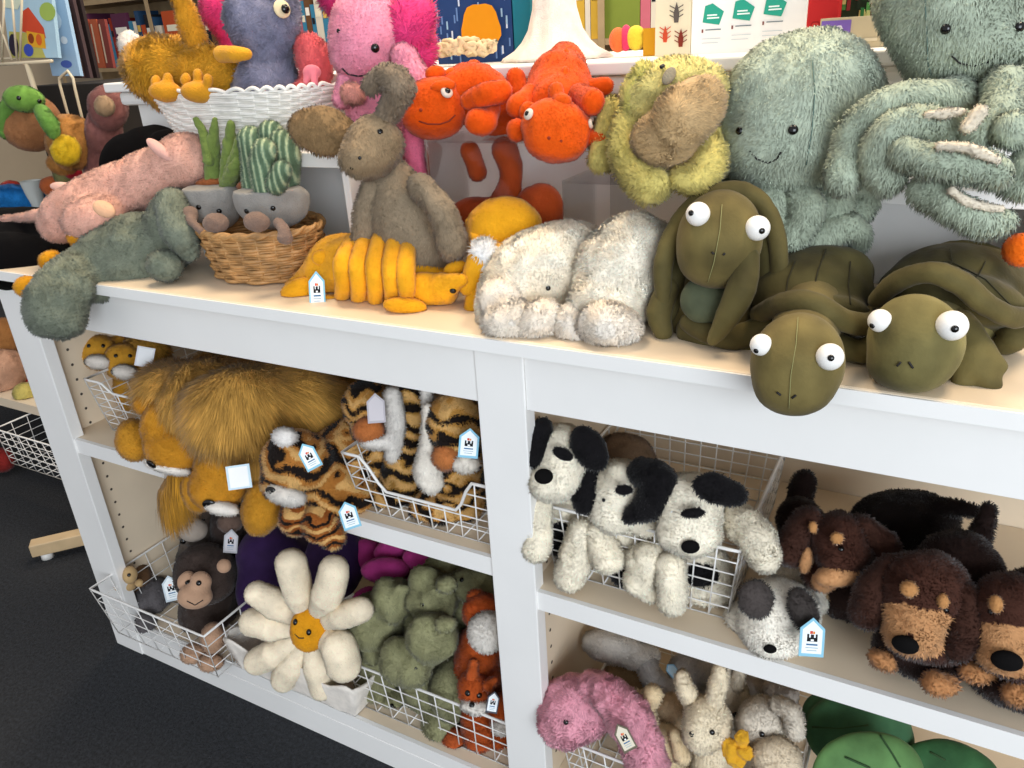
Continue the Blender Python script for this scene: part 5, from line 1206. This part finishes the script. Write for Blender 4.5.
# ================================================================== far shop
DW = simple('dark_stained_wood', '#33241a', .6, noise=.2, nscale=12)
LW = simple('beige_slat_wood', '#a58e6c', .6, noise=.12, nscale=14)
t = Thing('bookcase', 'long beige bookcase full of books at the back of the shop', 'bookcase')
BY = 2.6; bx0, bx1 = -4.6, 1.9
SHZ = [.45, .82, 1.19, 1.56]
t.mb('back_board', MB().box((bx0, BY+.28, 0), (bx1, BY+.30, 2.0)), LW)
for z in SHZ: t.mb('shelf_board', MB().box((bx0, BY, z-.025), (bx1, BY+.279, z)), LW)
for i in range(8):
    x = bx0+(bx1-bx0-.03)*i/7; t.mb('upright', MB().box((x, BY-.004, 0), (x+.03, BY-.0005, 2.0)), LW)
t.finish()
pal = ['#8f2f22', '#b8502c', '#29486b', '#3f6f57', '#c9a23c', '#d8d0c0', '#5b2f4a', '#20232b', '#7b8a3a', '#b3573f', '#3b7fa0', '#6a4a32', '#c46a7a', '#ded6c8']
bk = {}
nb = 0
for z in (.82, 1.19):
    x = bx0+.06
    while x < (bx1-.1 if z > 1 else -2.6):
        w = rg.uniform(.018, .05); h = rg.uniform(.20, .31); d = rg.uniform(.14, .2)
        if rg.random() < .22: w = rg.uniform(.13, .2); d = .02
        P = at(200, 40, 2.6)
        if nb < 290 and rg.random() > .05:
            m = MB().box((x, BY+.02, z+.001), (x+w, BY+.02+d, z+h), rg.choice(pal)).box((x+w*.15, BY+.0185, z+h*.62), (x+w*.85, BY+.02, z+h*.74), rg.choice(['#e8e0c8', '#d9b45a', '#f0ece4', '#20222a']))
            V, F, C = m.arrays(); o_ = np.array([x+w/2, BY+.02+d/2, z+.001]); o = link('book', raw_mesh('book', V-o_, F, C, False, VCOL)); o.location = o_
            tag(o, 'book in the long rows on the beige bookcase at the back', 'book', 'books on the far bookcase'); nb += 1
        x += w+.003
# left neighbours -------------------------------------------------------------------
tz = .74
CLOTHB = simple('black_tablecloth', '#17120f', .85, noise=.3, nscale=20)
t = Thing('display_table', 'table under a near black cloth beyond the left end of the shelf unit', 'table')
t.mb('table_cloth', MB().box((-2.7, .87, .02), (-1.35, 1.5, tz)), CLOTHB, bevel=.01); t.finish()
CRW = simple('cream_coated_wire', '#d5c8ac', .4)
t = Thing('wire_rack', 'cream wire book rack standing on the black table at the far left', 'rack')
ry = .95
def pt(u, v, y=ry): return at(u, v, y)
m = MB()
for (u0, v0, u1, v1) in [(4, 0, 2, 62), (12, 0, 17, 60), (-2, 20, 12, 60), (22, -5, 20, 62)]: m.tube([pt(u0, v0), pt(u1, v1)], .004, 6)
t.mb('uprights', m, CRW, smooth=True)
t.mb('ledge_bar', MB().tube([pt(-25, 66), pt(52, 61)], .006, 6).tube([pt(-25, 60), pt(46, 57, 1.0)], .004, 6), CRW, smooth=True)
b0 = pt(27, 64); t.mb('post', MB().tube([b0, (b0[0]+.01, b0[1], tz+.001)], .009, 8), CRW, smooth=True)
t.finish()
t = Thing('wire_hoop', 'bent cream wire hoop standing between the black table and the white ledge', 'rack')
h0 = at(82, 165, .9); h1 = at(94, 165, .9); ht = at(88, 74, .9)[2]
t.mb('hoop', MB().tube([(h0[0], .9, tz+.001), (h0[0], .9, ht-.03), (h0[0]+.006, .9, ht-.008), (h1[0]-.004, .9, ht+.012), (h1[0]+.012, .9, ht-.01), (h1[0]+.008, .9, ht-.04), (h1[0]-.01, .9, tz+.001)], .0045, 7), CRW, smooth=True); t.finish()
def leanbook(label, u0, u1, v0, v1, y, col, marks, tilt):
    a = at(u0, v1, y); b = at(u1, v1, y); h = at(u0, v0, y)[2]-a[2]; W = b-a; up = np.array([tilt*h, .15*h, h]); N = np.cross(up, W); N /= np.linalg.norm(N)
    if N[1] > 0: N = -N
    t = Thing('picture_book', label, 'book'); m = MB().obox(a+W/2+up/2, W/2, up/2, N*.006, col); o = t.mb('cover', m, VCOL)
    m = MB()
    for i, (pts, c) in enumerate(marks): m.poly([a+W*p+up*q+N*(.0064+.0002*i) for p, q in pts], N, .0001, c)
    if marks: t.mb('cover_print', m, VCOL, parent=o)
    t.finish()
def blob(x, z, r, rz=None): return [(x+r*math.cos(q), z+(rz or r)*math.sin(q)) for q in np.arange(14)*math.pi/7]
leanbook('picture book with a red roofed house on a pale blue cover in the wire rack', 12, 60, -8, 58, .98, '#a9c9dc',
         [([(0, 0), (.75, 0), (.62, .38), (.05, .42)], '#b8b460'), ([(.30, .42), (.80, .30), (.78, .46), (.52, .78), (.34, .7)], '#cc4a2e'), ([(.42, .18), (.78, .14), (.78, .36), (.42, .42)], '#e0a52c'), (blob(.5, .3, .06, .08), '#8a3c1c'), (blob(.66, .28, .06, .09), '#d4622a'), (blob(.42, .12, .1, .1), '#3e54b8'), (blob(.12, .2, .1, .18), '#2b2438'), (blob(.9, .7, .16, .14), '#9fb85a'), ([(.0, .8), (.3, .75), (.5, .98), (.0, 1)], '#d4ddc8')], .05)
leanbook('pale blue book with green shapes leaning beside the red roof book', 54, 82, -6, 76, 1.02, '#9dbcd8', [(blob(.3, .3, .18, .06), '#6b9a3e'), (blob(.6, .15, .2, .05), '#4a62b0'), (blob(.5, .7, .25, .12), '#c9dceb'), (blob(.7, .45, .12, .05), '#dfe7ee')], -.12)
for i, (u, c) in enumerate([(76, '#3b2a28'), (84, '#4a3a3c'), (91, '#2c2222')]):
    leanbook(['dark brown book standing at an angle right of the blue picture book', 'grey brown book in the middle of the three dark leaning books', 'blackish book, right one of the three dark leaning books'][i], u, u+8, -6, 78, 1.08+.02*i, c, [], -.16)
for i, (u, c, lb) in enumerate([(92, '#a04a36', 'brick red book standing behind the dark leaning books'), (100, '#b25a3c', 'orange brown book with pale edge behind the dark leaning books'), (108, '#7c3a35', 'maroon book nearest to the white round plush')]):
    leanbook(lb, u, u+7, 18, 68, 1.3, c, [([(.1, .1), (.3, .1), (.3, .9), (.1, .9)], '#d0b9a0')], -.12)
t = Thing('storage_crate', 'near black crate standing on the dark cloth under the wire book rack', 'crate')
ca = at(22, 72, 1.0); cb = at(92, 82, 1.0)
t.mb('crate_wall', MB().box((ca[0], 1.0, tz+.001), (cb[0]+.05, 1.42, cb[2]-.004)), CLOTHB, bevel=.004); t.finish()
fo2 = (.004, 20, None, .5, .002)
t = Toy('turtle_plush', 'small green turtle hugging a tan ball, hanging from the wire rack')
b = t.soft('body', [E(30, 122, .80, 29, 28)], '#a8744c', fur=fo2, lump=(.001, .03)); h = t.soft('head', [E(24, 99, .74, 19, 12)], '#7fae4e', fur=fo2, lump=None)
t.soft('flipper', [K([(10, 105, .74, 7), (4, 122, .73, 8), (6, 134, .73, 5)])], '#6f9c48', fur=fo2); t.soft('flipper', [K([(42, 112, .74, 7), (50, 124, .73, 8), (54, 134, .73, 5)])], '#6f9c48', fur=fo2)
t.bead(19, 98, 2.2, on=h); t.bead(39, 101, 2.2, on=h); t.stitch([(22, 111), (28, 112)], on=h, w=1.3); t.finish()
t = Toy('lion_plush', 'tan lion with yellow face hanging below the wire rack')
b = t.soft('body', [E(72, 142, .80, 22, 26), E(62, 164, .80, 14, 9)], '#c28746', fur=(.009, 24, None, .8, .002)); t.soft('face', [E(66, 150, .74, 14, 15, 0, 9)], '#dcb526', fur=(.005, 24, None, .8, .002)); t.finish()
t = Toy('mouse_plush', 'mauve brown plush beside the hoop under the white ledge'); t.soft('body', [E(108, 108, .85, 18, 22), E(104, 130, .85, 16, 24), K([(104, 140, .85, 16), (104, 178, .85, 18)])], '#8a5a55', fur=fo2); t.soft('muzzle', [E(104, 106, .79, 9, 10)], '#a58a6c', fur=fo2); t.finish()
t = Toy('ball_plush', 'bright blue fluffy plush at the left edge behind the black plush'); t.soft('body', [E(16, 203, .9, 30, 17), E(-12, 208, .9, 30, 18)], '#2277bd', fur=(.008, 24, None, .8, .002)); t.finish()
t = Thing('cup', 'pale grey tapered cup standing on the black table', 'cup'); a = at(35, 196, .92); zz = max(a[2], tz+.001)
t.mb('cup_wall', MB().lathe((a[0], .92, tz+.001), [(.02, 0), (.035, .11), (.033, .11), (.019, .003)], 24), simple('pale_grey_plastic', '#b9bdb8', .4), smooth=True); t.finish()
for lab, u, v, r, c in (('red plush ball on the black table near the cup', 12, 190, 9, '#a8301f'), ('orange plush ball on the black table beside the cup', 52, 186, 9, '#c4683a'), ('crimson plush ball on the black table under the yellow faced lion', 74, 172, 7, '#b52a35'), ('olive plush ball on the black table under the lion', 64, 176, 8, '#8a8a5a')):
    t = Toy('ball_plush', lab); t.soft('body', [E(u, v, .92, r+2, r)], c, fur=fo2, lump=None); t.finish()
# fixture at the lower left
t = Thing('display_fixture', 'beige shop fixture with a low wooden foot beyond the left end of the shelves', 'shelf')
y0 = .30
f0 = atz(30, 545, .05); f1 = atz(112, 526, .05)
d = (f1-f0)/np.linalg.norm(f1-f0); nrm = np.array([-d[1], d[0], 0])
t.mb('foot_beam', MB().obox((f0+f1)/2+d*.05+np.array([0, 0, -.012]), d*(np.linalg.norm(f1-f0)/2+.05), nrm*.02, np.array([0, 0, .018])), WOODL, bevel=.003)
t.mb('levelling_foot', MB().lathe((f0[0]+d[0]*.03, f0[1]+d[1]*.03, .0005), [(.0, .019), (.014, .019), (.016, 0), (0, 0)], 16), WHITEP, smooth=True)
p0 = at(-60, 398, .45); p1 = at(60, 398, .45)
t.mb('shelf_board', MB().box((p0[0], .38, p1[2]-.03), (XL-.05, .8, p1[2])), CREAM)
t.mb('upright', MB().box((XL-.5, .80, 0), (XL-.05, .83, 1.05)), CREAM)
t.finish(); FZ = p1[2]
wb = at(52, 455, .42)
wire_basket('white wire basket hanging under the beige fixture shelf at the left edge', XL-.50, wb[0], .30, .60, FZ-.17, .13, .02, 8, 7, 5)
for lab, bl, c in (('tan and pink plush on the beige fixture at the left edge', [E(4, 372, .45, 20, 24)], '#c79a7e'), ('red plush on the beige fixture beside the tan plush', [E(22, 376, .50, 12, 16)], '#c23338'), ('yellow green plush at the right end of the beige fixture shelf', [E(26, 393, .42, 12, 10)], '#c9b765'), ('brown plush on the beige fixture at the picture edge above the tan plush', [E(4, 338, .5, 14, 20), K([(4, 350, .52, 12), (4, 385, .54, 12)])], '#9a6a3c')):
    t = Toy('soft_toy', lab); t.soft('body', bl, c, fur=fo2, cut=(zc(FZ+.001),)); t.finish()
t = Toy('ball_plush', 'dark red ball on the floor at the left edge under the wire basket'); bb = atz(2, 460, .05); t.soft('body', [E(0, 0, 0, 12, 12, w=bb)], '#8e2b27', fur=fo2, lump=None, cut=(zc(.001),)); t.finish()
print('verts', sum(len(o.data.vertices) for o in bpy.data.objects if o.type == 'MESH'))
